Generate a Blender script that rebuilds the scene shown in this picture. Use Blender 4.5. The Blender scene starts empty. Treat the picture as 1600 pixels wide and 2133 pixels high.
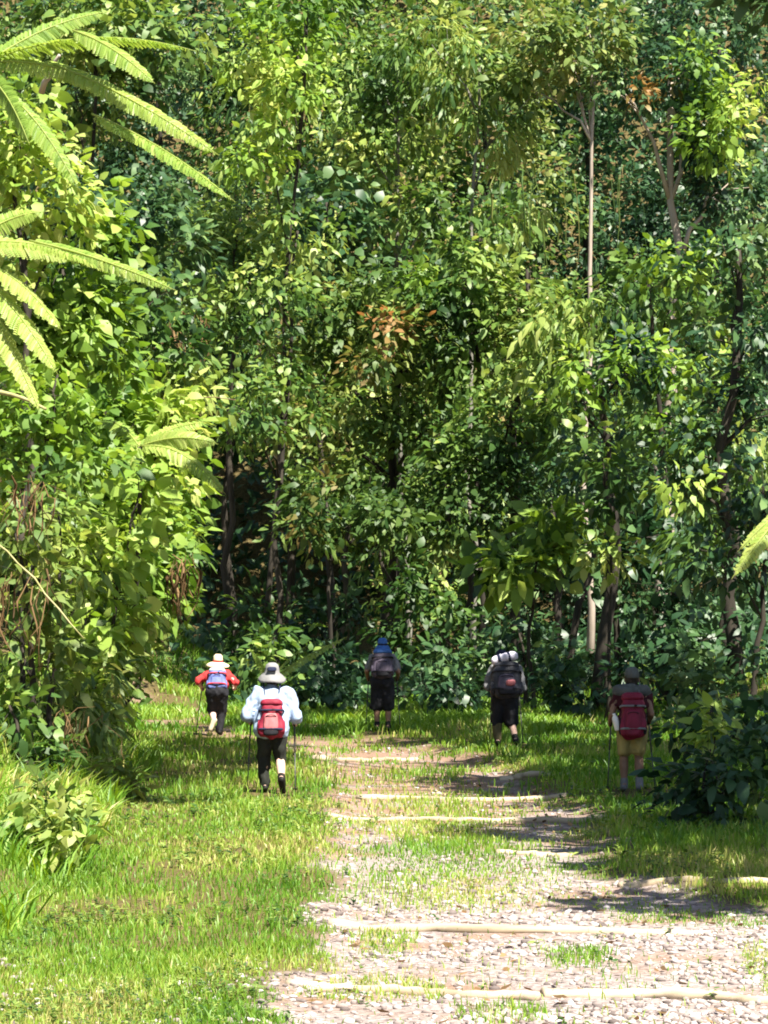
import bpy, bmesh, math
import numpy as np
from mathutils import Vector, Matrix

# ------------------------------------------------------------------ camera, sky, sun, exposure
scene = bpy.context.scene
COL = scene.collection
F = 7588.0          # focal length in pixels of a 1600 x 2133 frame
CAMZ = 2.6
HOR = 1218.0        # eye level in that frame
cam_d = bpy.data.cameras.new('camera')
cam_d.sensor_fit = 'VERTICAL'
cam_d.sensor_height = 24.0
cam_d.lens = 24.0 * F / 2133.0
cam_d.clip_start = 0.5
cam_d.clip_end = 2000.0
cam = bpy.data.objects.new('camera', cam_d)
COL.objects.link(cam)
cam.location = (0, 0, CAMZ)
cam.rotation_euler = (math.radians(90) + math.atan((HOR - 1066.5) / F), 0, 0)
scene.camera = cam

SUN_EL = math.radians(60)
SUN_AZ = math.radians(144)      # clockwise from +Y: behind the camera, to the right
world = bpy.data.worlds.new('World')
scene.world = world
world.use_nodes = True
wn = world.node_tree.nodes
sky = wn.new('ShaderNodeTexSky')
sky.sky_type = 'NISHITA'
sky.sun_disc = False
sky.sun_elevation = SUN_EL
sky.sun_rotation = SUN_AZ
wn['Background'].inputs['Strength'].default_value = 0.05
world.node_tree.links.new(sky.outputs[0], wn['Background'].inputs['Color'])
sun_d = bpy.data.lights.new('sun', 'SUN')
sun_d.energy = 5.0
sun_d.angle = math.radians(0.5)
sun_d.color = (1.0, 0.94, 0.82)
sun = bpy.data.objects.new('sun', sun_d)
COL.objects.link(sun)
to_sun = Vector((math.sin(SUN_AZ) * math.cos(SUN_EL), math.cos(SUN_AZ) * math.cos(SUN_EL), math.sin(SUN_EL)))
sun.rotation_euler = to_sun.to_track_quat('Z', 'Y').to_euler()
sun.location = (10, -10, 40)
scene.view_settings.view_transform = 'Standard'
scene.view_settings.look = 'None'
scene.view_settings.gamma = 1.0
scene.view_settings.exposure = 1.68
scene.render.engine = 'CYCLES'
scene.cycles.use_denoising = True
scene.cycles.max_bounces = 5
scene.cycles.diffuse_bounces = 2
scene.cycles.transmission_bounces = 3
scene.cycles.filter_width = 1.9

rng = np.random.default_rng(7)


def P(px, py, Y):
    return np.array([(px - 800.0) / F * Y, Y, CAMZ - (py - HOR) / F * Y])


# ------------------------------------------------------------------ noise
def _hash(ix, iy, iz, seed):
    h = (ix * 374761393 + iy * 668265263 + iz * 2147483647 + seed * 1274126177) & 0xFFFFFFFF
    h = ((h ^ (h >> 13)) * 1274126177) & 0xFFFFFFFF
    return ((h ^ (h >> 16)) & 0xFFFF) / 65535.0


def vnoise(p, scale=1.0, seed=0):
    p = np.atleast_2d(np.asarray(p, float)) / scale
    i = np.floor(p).astype(np.int64)
    f = p - i
    f = f * f * (3 - 2 * f)
    out = np.zeros(len(p))
    for dx in (0, 1):
        for dy in (0, 1):
            for dz in (0, 1):
                w = (f[:, 0] if dx else 1 - f[:, 0]) * (f[:, 1] if dy else 1 - f[:, 1]) * (f[:, 2] if dz else 1 - f[:, 2])
                out += w * _hash(i[:, 0] + dx, i[:, 1] + dy, i[:, 2] + dz, seed)
    return out


def n2(x, y, scale, seed=0):
    x, y = np.atleast_1d(x).astype(float), np.atleast_1d(y).astype(float)
    return vnoise(np.stack([x, y, np.zeros_like(x)], 1), scale, seed)


def unit(v):
    return v / np.maximum(np.linalg.norm(v, axis=-1, keepdims=True), 1e-9)


def sstep(a, b, x):
    t = np.clip((x - a) / (b - a), 0, 1)
    return t * t * (3 - 2 * t)


# ------------------------------------------------------------------ materials
def mat_new(name):
    m = bpy.data.materials.new(name)
    m.use_nodes = True
    nt = m.node_tree
    return m, nt, nt.nodes['Principled BSDF']


def ramp(nt, stops, inp):
    r = nt.nodes.new('ShaderNodeValToRGB')
    e = r.color_ramp.elements
    while len(e) < len(stops):
        e.new(0.5)
    for k, (pos, c) in enumerate(stops):
        e[k].position = pos
        e[k].color = (*c, 1)
    nt.links.new(inp, r.inputs[0])
    return r


def leaf_mat(name, stops, rough=0.47, trans=0.33, spec=0.38):
    m, nt, b = mat_new(name)
    at = nt.nodes.new('ShaderNodeAttribute')
    at.attribute_name = 'tint'
    r = ramp(nt, stops, at.outputs['Fac'])
    b.inputs['Roughness'].default_value = rough
    b.inputs['Specular IOR Level'].default_value = spec
    nt.links.new(r.outputs[0], b.inputs['Base Color'])
    tr = nt.nodes.new('ShaderNodeBsdfTranslucent')
    hs = nt.nodes.new('ShaderNodeHueSaturation')
    hs.inputs['Hue'].default_value = 0.485
    hs.inputs['Saturation'].default_value = 1.1
    hs.inputs['Value'].default_value = 1.5
    nt.links.new(r.outputs[0], hs.inputs['Color'])
    nt.links.new(hs.outputs[0], tr.inputs['Color'])
    mx = nt.nodes.new('ShaderNodeMixShader')
    mx.inputs[0].default_value = trans
    nt.links.new(b.outputs[0], mx.inputs[1])
    nt.links.new(tr.outputs[0], mx.inputs[2])
    nt.links.new(mx.outputs[0], nt.nodes['Material Output'].inputs['Surface'])
    return m


def noise_mat(name, c1, c2, scale=8.0, rough=0.8, bump=0.0, detail=6.0, stretch=(1, 1, 1), spec=0.3, coords='Object'):
    m, nt, b = mat_new(name)
    tc = nt.nodes.new('ShaderNodeTexCoord')
    mp = nt.nodes.new('ShaderNodeMapping')
    mp.inputs['Scale'].default_value = stretch
    nt.links.new(tc.outputs[coords], mp.inputs['Vector'])
    n = nt.nodes.new('ShaderNodeTexNoise')
    n.inputs['Scale'].default_value = scale
    n.inputs['Detail'].default_value = detail
    nt.links.new(mp.outputs[0], n.inputs['Vector'])
    r = ramp(nt, [(0.32, c1), (0.68, c2)], n.outputs['Fac'])
    nt.links.new(r.outputs[0], b.inputs['Base Color'])
    b.inputs['Roughness'].default_value = rough
    b.inputs['Specular IOR Level'].default_value = spec
    if bump:
        bp = nt.nodes.new('ShaderNodeBump')
        bp.inputs['Strength'].default_value = bump
        bp.inputs['Distance'].default_value = 0.02
        nt.links.new(n.outputs['Fac'], bp.inputs['Height'])
        nt.links.new(bp.outputs[0], b.inputs['Normal'])
    return m


M = {}
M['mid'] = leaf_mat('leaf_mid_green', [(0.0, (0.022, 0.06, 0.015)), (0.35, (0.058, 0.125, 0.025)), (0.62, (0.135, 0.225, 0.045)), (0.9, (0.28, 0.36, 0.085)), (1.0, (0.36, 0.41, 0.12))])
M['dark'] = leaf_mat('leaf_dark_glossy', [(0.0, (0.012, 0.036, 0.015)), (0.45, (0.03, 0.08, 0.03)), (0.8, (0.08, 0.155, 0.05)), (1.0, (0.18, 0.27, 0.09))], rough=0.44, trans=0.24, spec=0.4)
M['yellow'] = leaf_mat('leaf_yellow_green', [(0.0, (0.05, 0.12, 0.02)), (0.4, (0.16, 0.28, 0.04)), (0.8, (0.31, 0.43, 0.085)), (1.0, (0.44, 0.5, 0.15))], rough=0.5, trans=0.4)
M['olive'] = leaf_mat('leaf_olive_dry', [(0.0, (0.025, 0.065, 0.016)), (0.4, (0.075, 0.14, 0.03)), (0.7, (0.155, 0.22, 0.05)), (0.92, (0.26, 0.29, 0.085)), (1.0, (0.28, 0.23, 0.085))], rough=0.5)
M['dry'] = leaf_mat('leaf_dead_brown', [(0.0, (0.07, 0.045, 0.02)), (0.5, (0.17, 0.10, 0.045)), (1.0, (0.32, 0.21, 0.1))], rough=0.7, trans=0.2, spec=0.2)
M['rust'] = leaf_mat('leaf_rust_orange', [(0.0, (0.11, 0.14, 0.035)), (0.5, (0.2, 0.16, 0.05)), (1.0, (0.33, 0.17, 0.065))], rough=0.5, trans=0.35)
M['fern'] = leaf_mat('fern_frond_green', [(0.0, (0.13, 0.24, 0.035)), (0.5, (0.27, 0.4, 0.075)), (1.0, (0.4, 0.47, 0.13))], rough=0.45, trans=0.4)
M['grass'] = leaf_mat('grass_blades', [(0.0, (0.05, 0.15, 0.014)), (0.4, (0.125, 0.27, 0.022)), (0.8, (0.26, 0.38, 0.045)), (1.0, (0.44, 0.41, 0.14))], rough=0.45, trans=0.35)
M['bark_pale'] = noise_mat('bark_pale', (0.26, 0.21, 0.17), (0.5, 0.42, 0.36), 5, 0.85, 0.6, stretch=(1, 1, 0.25))
M['bark_grey'] = noise_mat('bark_grey', (0.1, 0.1, 0.085), (0.27, 0.25, 0.21), 6, 0.85, 0.7, stretch=(1, 1, 0.25))
M['bark_dark'] = noise_mat('bark_dark', (0.018, 0.015, 0.012), (0.06, 0.05, 0.038), 6, 0.9, 0.8, stretch=(1, 1, 0.25))
M['moss_bark'] = noise_mat('mossy_bark', (0.12, 0.14, 0.04), (0.3, 0.27, 0.12), 7, 0.9, 0.6)
M['vine'] = noise_mat('dry_vine', (0.12, 0.075, 0.045), (0.3, 0.2, 0.12), 9, 0.9, 0.4)
M['cane'] = noise_mat('pale_cane', (0.25, 0.24, 0.08), (0.45, 0.4, 0.2), 6, 0.6, 0.2)
M['log'] = noise_mat('weathered_log', (0.22, 0.17, 0.11), (0.56, 0.47, 0.34), 5, 0.8, 0.4, stretch=(0.15, 1, 1))


# ------------------------------------------------------------------ object helpers
def mesh_np(name, verts, faces, mat=None, tint=None, smooth=False):
    """verts (N,3); faces (M,k) all with k corners"""
    me = bpy.data.meshes.new(name)
    verts = np.ascontiguousarray(verts, np.float32)
    faces = np.ascontiguousarray(faces, np.int32)
    nf, k = faces.shape
    me.vertices.add(len(verts))
    me.vertices.foreach_set('co', verts.ravel())
    me.loops.add(nf * k)
    me.loops.foreach_set('vertex_index', faces.ravel())
    me.polygons.add(nf)
    me.polygons.foreach_set('loop_start', np.arange(0, nf * k, k, dtype=np.int32))
    if smooth:
        me.polygons.foreach_set('use_smooth', np.ones(nf, bool))
    me.update(calc_edges=True)
    if tint is not None:
        a = me.attributes.new('tint', 'FLOAT', 'POINT')
        a.data.foreach_set('value', np.ascontiguousarray(tint, np.float32))
    if mat is not None:
        me.materials.append(mat)
    return me


def put(name, me, parent=None, loc=None):
    o = bpy.data.objects.new(name, me)
    COL.objects.link(o)
    if parent is not None:
        o.parent = parent
    if loc is not None:
        o.location = loc
    return o


def tag(o, label=None, cat=None, group=None, kind=None):
    if label:
        o['label'] = label
    if cat:
        o['category'] = cat
    if group:
        o['group'] = group
    if kind:
        o['kind'] = kind
    return o


def empty(name, loc, label, cat, group=None, rz=0.0):
    o = put(name, None, None, loc)
    o.rotation_euler.z = rz
    o.empty_display_size = 0.2
    return tag(o, label, cat, group)


class Soup:
    """collects same-corner-count faces"""
    def __init__(self):
        self.v, self.f, self.t, self.n = [], [], [], 0

    def add(self, v, f, t=None):
        v = np.asarray(v, float)
        self.v.append(v)
        self.f.append(np.asarray(f, np.int64) + self.n)
        self.t.append(np.zeros(len(v)) if t is None else np.broadcast_to(np.asarray(t, float), (len(v),)))
        self.n += len(v)

    def mesh(self, name, mat, smooth=False, off=None):
        v = np.concatenate(self.v)
        if off is not None:
            v = v - np.asarray(off)
        return mesh_np(name, v, np.concatenate(self.f), mat, np.concatenate(self.t), smooth)


LEAF_F = np.array([[0, 2, 1], [1, 2, 4], [1, 4, 3], [3, 4, 5]])


def add_leaves(s, pos, d, nrm, L, W, tint, fold=0.25, droop=0.25):
    """rounded, pointed, drooping leaves: base, two pairs of side points, tip; 4 triangles each"""
    n = len(pos)
    d = unit(d)
    side = unit(np.cross(d, nrm))
    up = np.cross(side, d)
    L, W = L[:, None], W[:, None]
    tw = (rng.random((n, 1)) - 0.5) * fold
    dn = up * 0.8 + np.array([0, 0, 0.35])
    c1 = pos + d * L * 0.3 + up * L * 0.03
    c2 = pos + d * L * 0.66 - dn * L * droop * 0.35
    s1 = (side + up * tw) * W * 0.5
    s2 = (side - up * tw) * W * 0.41
    tip = pos + d * L - dn * L * droop
    v = np.stack([pos, c1 - s1, c1 + s1, c2 - s2, c2 + s2, tip], 1).reshape(-1, 3)
    f = (LEAF_F[None] + (np.arange(n) * 6)[:, None, None]).reshape(-1, 3)
    s.add(v, f, np.repeat(tint, 6))


def tube(s, pts, rad, seg=7, cap=True, tint=0.0, squash=None):
    """tapered tube of triangles along a polyline"""
    pts = np.asarray(pts, float)
    n = len(pts)
    rad = np.broadcast_to(np.asarray(rad, float), (n,))
    tan = np.gradient(pts, axis=0)
    tan = unit(tan)
    ref = np.array([0, 0, 1.0]) if abs(tan[0, 2]) < 0.9 else np.array([1.0, 0, 0])
    a = unit(np.cross(tan, ref))
    b = np.cross(tan, a)
    th = np.linspace(0, 2 * np.pi, seg, endpoint=False)
    ca, sa = np.cos(th), np.sin(th)
    q = 1.0 if squash is None else squash
    ring = pts[:, None] + rad[:, None, None] * (a[:, None] * ca[None, :, None] + b[:, None] * sa[None, :, None] * q)
    v = ring.reshape(-1, 3)
    f = []
    for i in range(n - 1):
        for j in range(seg):
            k = (j + 1) % seg
            p, qd, r, t = i * seg + j, i * seg + k, (i + 1) * seg + k, (i + 1) * seg + j
            f += [(p, qd, r), (p, r, t)]
    if cap:
        v = np.concatenate([v, pts[:1], pts[-1:]])
        c0, c1 = n * seg, n * seg + 1
        for j in range(seg):
            k = (j + 1) % seg
            f += [(c0, k, j), (c1, (n - 1) * seg + j, (n - 1) * seg + k)]
    s.add(v, np.array(f), tint)


def curve_pts(p0, p1, bend, n=7, r=None):
    t = np.linspace(0, 1, n)[:, None]
    p0, p1 = np.asarray(p0, float), np.asarray(p1, float)
    p = p0 + (p1 - p0) * t + np.asarray(bend, float) * (4 * t * (1 - t))
    if r:
        w = rng.normal(0, r, (n, 3))
        w[0] = w[-1] = 0
        p = p + w
    return p


# ------------------------------------------------------------------ terrain
def path_left(y):
    return np.interp(y, [18, 22, 23.5, 25, 29, 31, 41, 51, 57, 61, 65, 70, 78, 90], [-0.9, -0.85, -0.75, -0.62, -0.5, -0.58, -0.66, -0.78, -1.2, -2.2, -3.6, -5.4, -8.0, -12])


def path_right(y):
    return np.interp(y, [18, 29, 30.5, 33, 36, 41, 46, 52, 57, 61, 66, 74, 84, 95], [4.5, 4.2, 3.0, 2.1, 2.3, 2.5, 2.2, 1.9, 1.3, 0.6, -0.8, -3.4, -6.5, -11])


def bank_left(y):
    return np.interp(y, [18, 28, 33, 42, 52, 58, 63, 70, 80], [-3.4, -3.0, -2.95, -3.3, -3.5, -4.0, -5.6, -9, -13])


def ground_h(x, y):
    x, y = np.atleast_1d(np.asarray(x, float)), np.atleast_1d(np.asarray(y, float))
    h = 0.05 * (n2(x, y, 2.3, 3) - 0.5) + 0.10 * (n2(x, y, 7.0, 4) - 0.5)
    bl = bank_left(y)
    h += np.clip((bl - x) * 0.55, 0, 3.2)
    mound = np.exp(-(((x + 6.0) / 2.3) ** 2 + ((y - 83.5) / 4.5) ** 2)) * 2.1
    h += mound
    br = np.interp(y, [18, 35, 48, 60, 75], [4.4, 3.9, 4.4, 4.6, 3.0])
    h += np.clip((x - br) * 0.28, 0, 2.0)
    h += np.clip((y - 101) * 0.85, 0, 60)
    pl, pr = path_left(y), path_right(y)
    ontrack = sstep(0, 0.35, x - pl) * sstep(0, 0.35, pr - x)
    h -= 0.05 * ontrack
    return h


def ground_mat():
    m, nt, b = mat_new('ground_soil_and_gravel')
    tc = nt.nodes.new('ShaderNodeTexCoord')
    at = nt.nodes.new('ShaderNodeAttribute')
    at.attribute_name = 'tint'

    def noise(scale, detail, stretch=(1, 1, 1)):
        mp = nt.nodes.new('ShaderNodeMapping')
        mp.inputs['Scale'].default_value = stretch
        nt.links.new(tc.outputs['Object'], mp.inputs['Vector'])
        n = nt.nodes.new('ShaderNodeTexNoise')
        n.inputs['Scale'].default_value = scale
        n.inputs['Detail'].default_value = detail
        nt.links.new(mp.outputs[0], n.inputs['Vector'])
        return n
    big, fine = noise(0.9, 5), noise(16, 6)
    vor = nt.nodes.new('ShaderNodeTexVoronoi')
    vor.inputs['Scale'].default_value = 22
    nt.links.new(tc.outputs['Object'], vor.inputs['Vector'])
    soil = ramp(nt, [(0.3, (0.07, 0.045, 0.022)), (0.55, (0.11, 0.09, 0.035)), (0.75, (0.17, 0.12, 0.06))], fine.outputs['Fac'])
    grav = ramp(nt, [(0.25, (0.15, 0.12, 0.112)), (0.5, (0.31, 0.26, 0.245)), (0.75, (0.46, 0.405, 0.39))], fine.outputs['Fac'])
    vr = nt.nodes.new('ShaderNodeMixRGB')
    vr.blend_type = 'MULTIPLY'
    vr.inputs[0].default_value = 0.45
    vcol = nt.nodes.new('ShaderNodeSeparateColor')
    nt.links.new(vor.outputs['Color'], vcol.inputs[0])
    vramp = ramp(nt, [(0.0, (0.45, 0.4, 0.38)), (1.0, (1.0, 1.0, 1.0))], vcol.outputs[0])
    nt.links.new(grav.outputs[0], vr.inputs[1])
    nt.links.new(vramp.outputs[0], vr.inputs[2])
    brown = nt.nodes.new('ShaderNodeMixRGB')
    sx = nt.nodes.new('ShaderNodeSeparateXYZ')
    nt.links.new(tc.outputs['Object'], sx.inputs[0])
    mr = nt.nodes.new('ShaderNodeMapRange')
    for k_, v_ in (('From Min', 32), ('From Max', 50), ('To Min', 0.0), ('To Max', 0.22)):
        mr.inputs[k_].default_value = v_
    nt.links.new(sx.outputs['Y'], mr.inputs['Value'])
    sm = nt.nodes.new('ShaderNodeMath')
    sm.operation = 'ADD'
    nt.links.new(big.outputs['Fac'], sm.inputs[0])
    nt.links.new(mr.outputs[0], sm.inputs[1])
    br = ramp(nt, [(0.5, (0, 0, 0)), (0.68, (0.9, 0.9, 0.9))], sm.outputs[0])
    nt.links.new(br.outputs[0], brown.inputs[0])
    nt.links.new(vr.outputs[0], brown.inputs[1])
    brown.inputs[2].default_value = (0.235, 0.15, 0.105, 1)
    mx = nt.nodes.new('ShaderNodeMixRGB')
    nt.links.new(at.outputs['Fac'], mx.inputs[0])
    nt.links.new(soil.outputs[0], mx.inputs[1])
    nt.links.new(brown.outputs[0], mx.inputs[2])
    nt.links.new(mx.outputs[0], b.inputs['Base Color'])
    b.inputs['Roughness'].default_value = 0.95
    b.inputs['Specular IOR Level'].default_value = 0.15
    bp = nt.nodes.new('ShaderNodeBump')
    bp.inputs['Strength'].default_value = 0.9
    bp.inputs['Distance'].default_value = 0.03
    ad = nt.nodes.new('ShaderNodeMath')
    ad.operation = 'ADD'
    nt.links.new(fine.outputs['Fac'], ad.inputs[0])
    nt.links.new(vor.outputs['Distance'], ad.inputs[1])
    nt.links.new(ad.outputs[0], bp.inputs['Height'])
    nt.links.new(bp.outputs[0], b.inputs['Normal'])
    return m


def grid_mesh(name, xs, ys, hf, mat, tint_f=None):
    X, Y = np.meshgrid(xs, ys)
    x, y = X.ravel(), Y.ravel()
    v = np.stack([x, y, hf(x, y)], 1)
    nx, ny = len(xs), len(ys)
    i = np.arange(nx - 1)[None] + np.arange(ny - 1)[:, None] * nx
    f = np.stack([i, i + 1, i + 1 + nx, i + nx], -1).reshape(-1, 4)
    return mesh_np(name, v, f, mat, None if tint_f is None else tint_f(x, y), True)


def track_mask(x, y):
    pl, pr = path_left(y), path_right(y)
    jag = (n2(x, y, 0.5, 11) - 0.5) * 0.5
    far_worn = 1 - sstep(58, 66, y) * (1 - 0.75 * sstep(0.45, 0.65, n2(x, y, 1.1, 13)))
    return sstep(-0.15, 0.25, x - pl + jag) * sstep(-0.2, 0.5, pr - x + jag * 1.4) * far_worn


def nonuniform(a, fine_lo, fine_hi, fs, cs):
    lo = np.arange(a[0], fine_lo, cs)
    mid = np.arange(fine_lo, fine_hi, fs)
    hi = np.arange(fine_hi, a[1] + cs, cs)
    return np.concatenate([lo, mid, hi])


GM = ground_mat()
ground = put('ground', grid_mesh('ground', nonuniform((-300, 300), -9, 9, 0.12, 6.0), nonuniform((-60, 420), 17, 92, 0.2, 6.0), ground_h, GM, track_mask))
tag(ground, 'earth ground with a pale gravel and dirt track running into the forest', 'ground', kind='structure')


def gz(x, y):
    return float(ground_h(x, y)[0])


# ------------------------------------------------------------------ foliage
def clusters_in_blob(c, r, n, shell=0.55, seed=1, gap=0.42, gap_scale=0.9):
    """cluster centres spread through an uneven ellipsoid with gaps; returns centres and outward axes"""
    k = int(n * 2.2)
    u = unit(rng.normal(size=(k, 3)))
    rr = (shell ** 3 + (1 - shell ** 3) * rng.random(k)) ** (1 / 3)
    lump = 0.72 + 0.55 * vnoise(u * 2.0 + np.asarray(c) * 0.37, 0.8, seed)
    p = np.asarray(c) + u * (rr * lump)[:, None] * np.asarray(r)
    keep = vnoise(p, gap_scale, seed + 5) > gap * rng.uniform(0.75, 1.15, k)
    p, u = p[keep][:n], u[keep][:n]
    return p, u


def foliage_blob(s, c, r, n_leaf, L=0.22, W=0.1, per=12, spread=0.28, droop=0.25, seed=1, gap=0.42, tint=(0.0, 1.0), shell=0.5, hang=0.25):
    nc = max(3, n_leaf // per)
    pc, u = clusters_in_blob(c, r, nc, shell, seed, gap)
    nc = len(pc)
    if nc == 0:
        return
    ct = rng.random(nc)
    axis = unit(u * np.array([1, 1, 0.7]) + rng.normal(0, 0.35, (nc, 3)) + np.array([0, 0, 0.15]))
    idx = np.repeat(np.arange(nc), per)
    n = len(idx)
    ofs = rng.normal(0, spread * 0.55, (n, 3))
    pos = pc[idx] + ofs
    d = unit(axis[idx] * 0.7 + unit(ofs) * 0.8 + rng.normal(0, 0.35, (n, 3)) - np.array([0, 0, hang]))
    nr = unit(np.array([0, 0, 1.0]) + axis[idx] * 0.5 + rng.normal(0, 0.6, (n, 3)))
    sz = rng.uniform(0.5, 1.3, n) * rng.uniform(0.75, 1.25, nc)[idx]
    t = np.clip(ct[idx] * 0.3 + (vnoise(pos, 1.4, 17) - 0.28) * 1.1 + (rng.random(n) - 0.25) * 0.42, 0, 1)
    t = tint[0] + t * (tint[1] - tint[0])
    add_leaves(s, pos, d, nr, L * sz, W * sz * rng.uniform(0.8, 1.2, n), t, droop=droop)


def limb_set(s, base, top, r0, blobs, seg=8, wob=0.10):
    h = np.linalg.norm(np.asarray(top) - np.asarray(base))
    pts = curve_pts(base, top, rng.normal(0, 0.12, 3) * np.array([1, 1, 0]), 10, wob * min(1, h / 8))
    rad = np.linspace(r0, r0 * 0.35, 10)
    rad[0] *= 1.35
    tube(s, pts, rad, seg)
    for c in blobs:
        c = np.asarray(c)
        zt = base[2] + max(0.12, min(0.92, (c[2] - base[2] - 0.6) / max(h, 0.1))) * h * 0.92
        k = np.interp(zt, pts[:, 2], np.arange(10)) if top[2] > base[2] else 5
        p0 = pts[int(np.clip(round(k), 0, 9))]
        lp = curve_pts(p0, c, (0, 0, 0.15 * np.linalg.norm(c - p0)), 6, 0.05)
        tube(s, lp, np.linspace(r0 * 0.38, r0 * 0.08, 6), 5)
        for q in range(3):
            e = c + unit(rng.normal(size=3)) * 0.6
            tube(s, curve_pts(lp[3 + q % 2], e, (0, 0, 0.05), 4), np.linspace(r0 * 0.13, r0 * 0.03, 4), 4)


DENS = 1.05
TREES = []


def plant(name, label, cat, px, Y, blobs, mat, bark='bark_dark', r0=0.14, L=0.22, W=0.1, dens=230, group=None, trunk_name='trunk', crown_name='crown', per=12,
          droop=0.25, gap=0.42, hang=0.25, spread=0.28, lean=0.0, accents=None, top_px=None, rx_y=1.0):
    """tree or shrub: blobs = [(px, py, rx_px, ry_px, dY)] at depth Y + dY, px in the 1600 x 2133 frame"""
    bx = (px - 800) / F * Y
    bz = gz(bx, Y) - 0.05
    base = np.array([bx, Y, bz])
    o = empty(name, base, label, cat, group)
    cs, rs = [], []
    for (x, y, rx, ry, dy) in blobs:
        c = P(x, y, Y + dy)
        k = (Y + dy) / F
        cs.append(c)
        rs.append(np.array([rx * k, (rx + ry) * 0.5 * k * rx_y, ry * k]))
    ctop = max(cs, key=lambda q: q[2])
    tp = ctop.copy()
    if top_px is not None:
        tp = P(top_px[0], top_px[1], Y)
    s = Soup()
    limb_set(s, base, tp, r0, [c for c in cs], wob=0.08)
    put(trunk_name, s.mesh(trunk_name, M[bark], True, base), o)
    s = Soup()
    for i, (c, r) in enumerate(zip(cs, rs)):
        area = math.pi * r[0] * r[2]
        n = int(max(60, area * dens * DENS * (0.22 * 0.1) / (L * W)))
        foliage_blob(s, c, r, n, L, W, per, spread, droop, seed=int(rng.integers(1, 999)), gap=gap, hang=hang)
    cr = put(crown_name, s.mesh(crown_name, M[mat], False, base), o)
    cr['kind'] = 'stuff'
    if accents:
        for (amat, aname, lst) in accents:
            s = Soup()
            for (x, y, rx, ry, dy) in lst:
                c = P(x, y, Y + dy)
                k = (Y + dy) / F
                r = np.array([rx * k, (rx + ry) * 0.5 * k, ry * k])
                foliage_blob(s, c, r, int(max(40, math.pi * r[0] * r[2] * dens * 0.8)), L, W, per, spread, droop, seed=3, gap=0.3, hang=hang)
            a = put(aname, s.mesh(aname, M[amat], False, base), o)
            a['kind'] = 'stuff'
    TREES.append(o)
    return o


FT = 'trees of the forest wall at the end of the track'
# --- far forest on the slope, filling the picture from behind
far = [
    (60, 103, 'mid', [(40, 60, 260, 190, 0), (120, 400, 220, 200, 0), (60, 760, 220, 200, -1)], 'far green tree showing between the tree fern fronds at top left'),
    (330, 101, 'dark', [(330, 120, 230, 200, 0), (360, 480, 220, 190, -1), (340, 800, 200, 180, -2)], 'dark far tree behind the gap between tree fern fronds'),
    (600, 100, 'mid', [(600, 330, 220, 220, 0), (620, 80, 200, 150, 1), (560, 700, 200, 200, -2)], 'far green tree behind the bright yellow-green climber tree'),
    (800, 102, 'mid', [(800, 100, 220, 180, 0), (800, 420, 210, 220, -1), (830, 760, 210, 190, -3)], 'tall cool green tree at top centre of the forest'),
    (1010, 101, 'olive', [(1010, 90, 210, 170, 0), (1020, 420, 200, 220, -1), (1000, 760, 190, 190, -3)], 'olive-yellow topped tall tree right of the top centre'),
    (1230, 103, 'dark', [(1220, 120, 230, 180, 0), (1240, 470, 220, 220, -1), (1230, 820, 210, 190, -3)], 'dark far tree behind the two pale trunks'),
    (1480, 101, 'dark', [(1500, 90, 230, 190, 0), (1500, 450, 210, 220, -1), (1480, 820, 210, 200, -3)], 'dark far tree at the top right corner of the forest'),
    (200, 96, 'mid', [(180, 900, 220, 180, 0), (220, 1160, 200, 140, -2)], 'low far green tree behind the left bank'),
    (480, 98, 'dark', [(480, 760, 180, 120, 0), (470, 880, 150, 60, 2)], 'dark low tree above the black hollow by the bend'),
    (720, 97, 'mid', [(720, 950, 180, 170, 0), (760, 1110, 110, 70, 2)], 'small tree behind the rust-leaved shrub'),
    (930, 96, 'mid', [(930, 980, 180, 160, 0), (930, 1210, 160, 120, 0)], 'mid green tree above the hiker with the blue hat'),
    (1160, 96, 'dark', [(1150, 1000, 180, 170, 0), (1150, 1250, 170, 120, 2)], 'dark tree above the striped-roll hiker'),
    (1400, 97, 'dark', [(1400, 1060, 190, 170, 0), (1390, 1290, 180, 130, 2)], 'dark tree at the back of the shaded right-hand understorey'),
    (1600, 95, 'dark', [(1610, 1100, 150, 200, 0), (1600, 1340, 150, 130, 0)], 'dark tree at the right picture edge behind the shaded bushes'),
]
SHAPES = [(0.24, 0.12), (0.17, 0.10), (0.34, 0.085), (0.30, 0.19), (0.2, 0.13)]
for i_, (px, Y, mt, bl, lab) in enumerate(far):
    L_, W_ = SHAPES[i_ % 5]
    plant('forest_tree', lab, 'tree', px, Y, bl, mt, group=FT, L=L_, W=W_, hang=0.8 if W_ < 0.09 else 0.25, dens=190, r0=0.13, gap=0.36)

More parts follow.
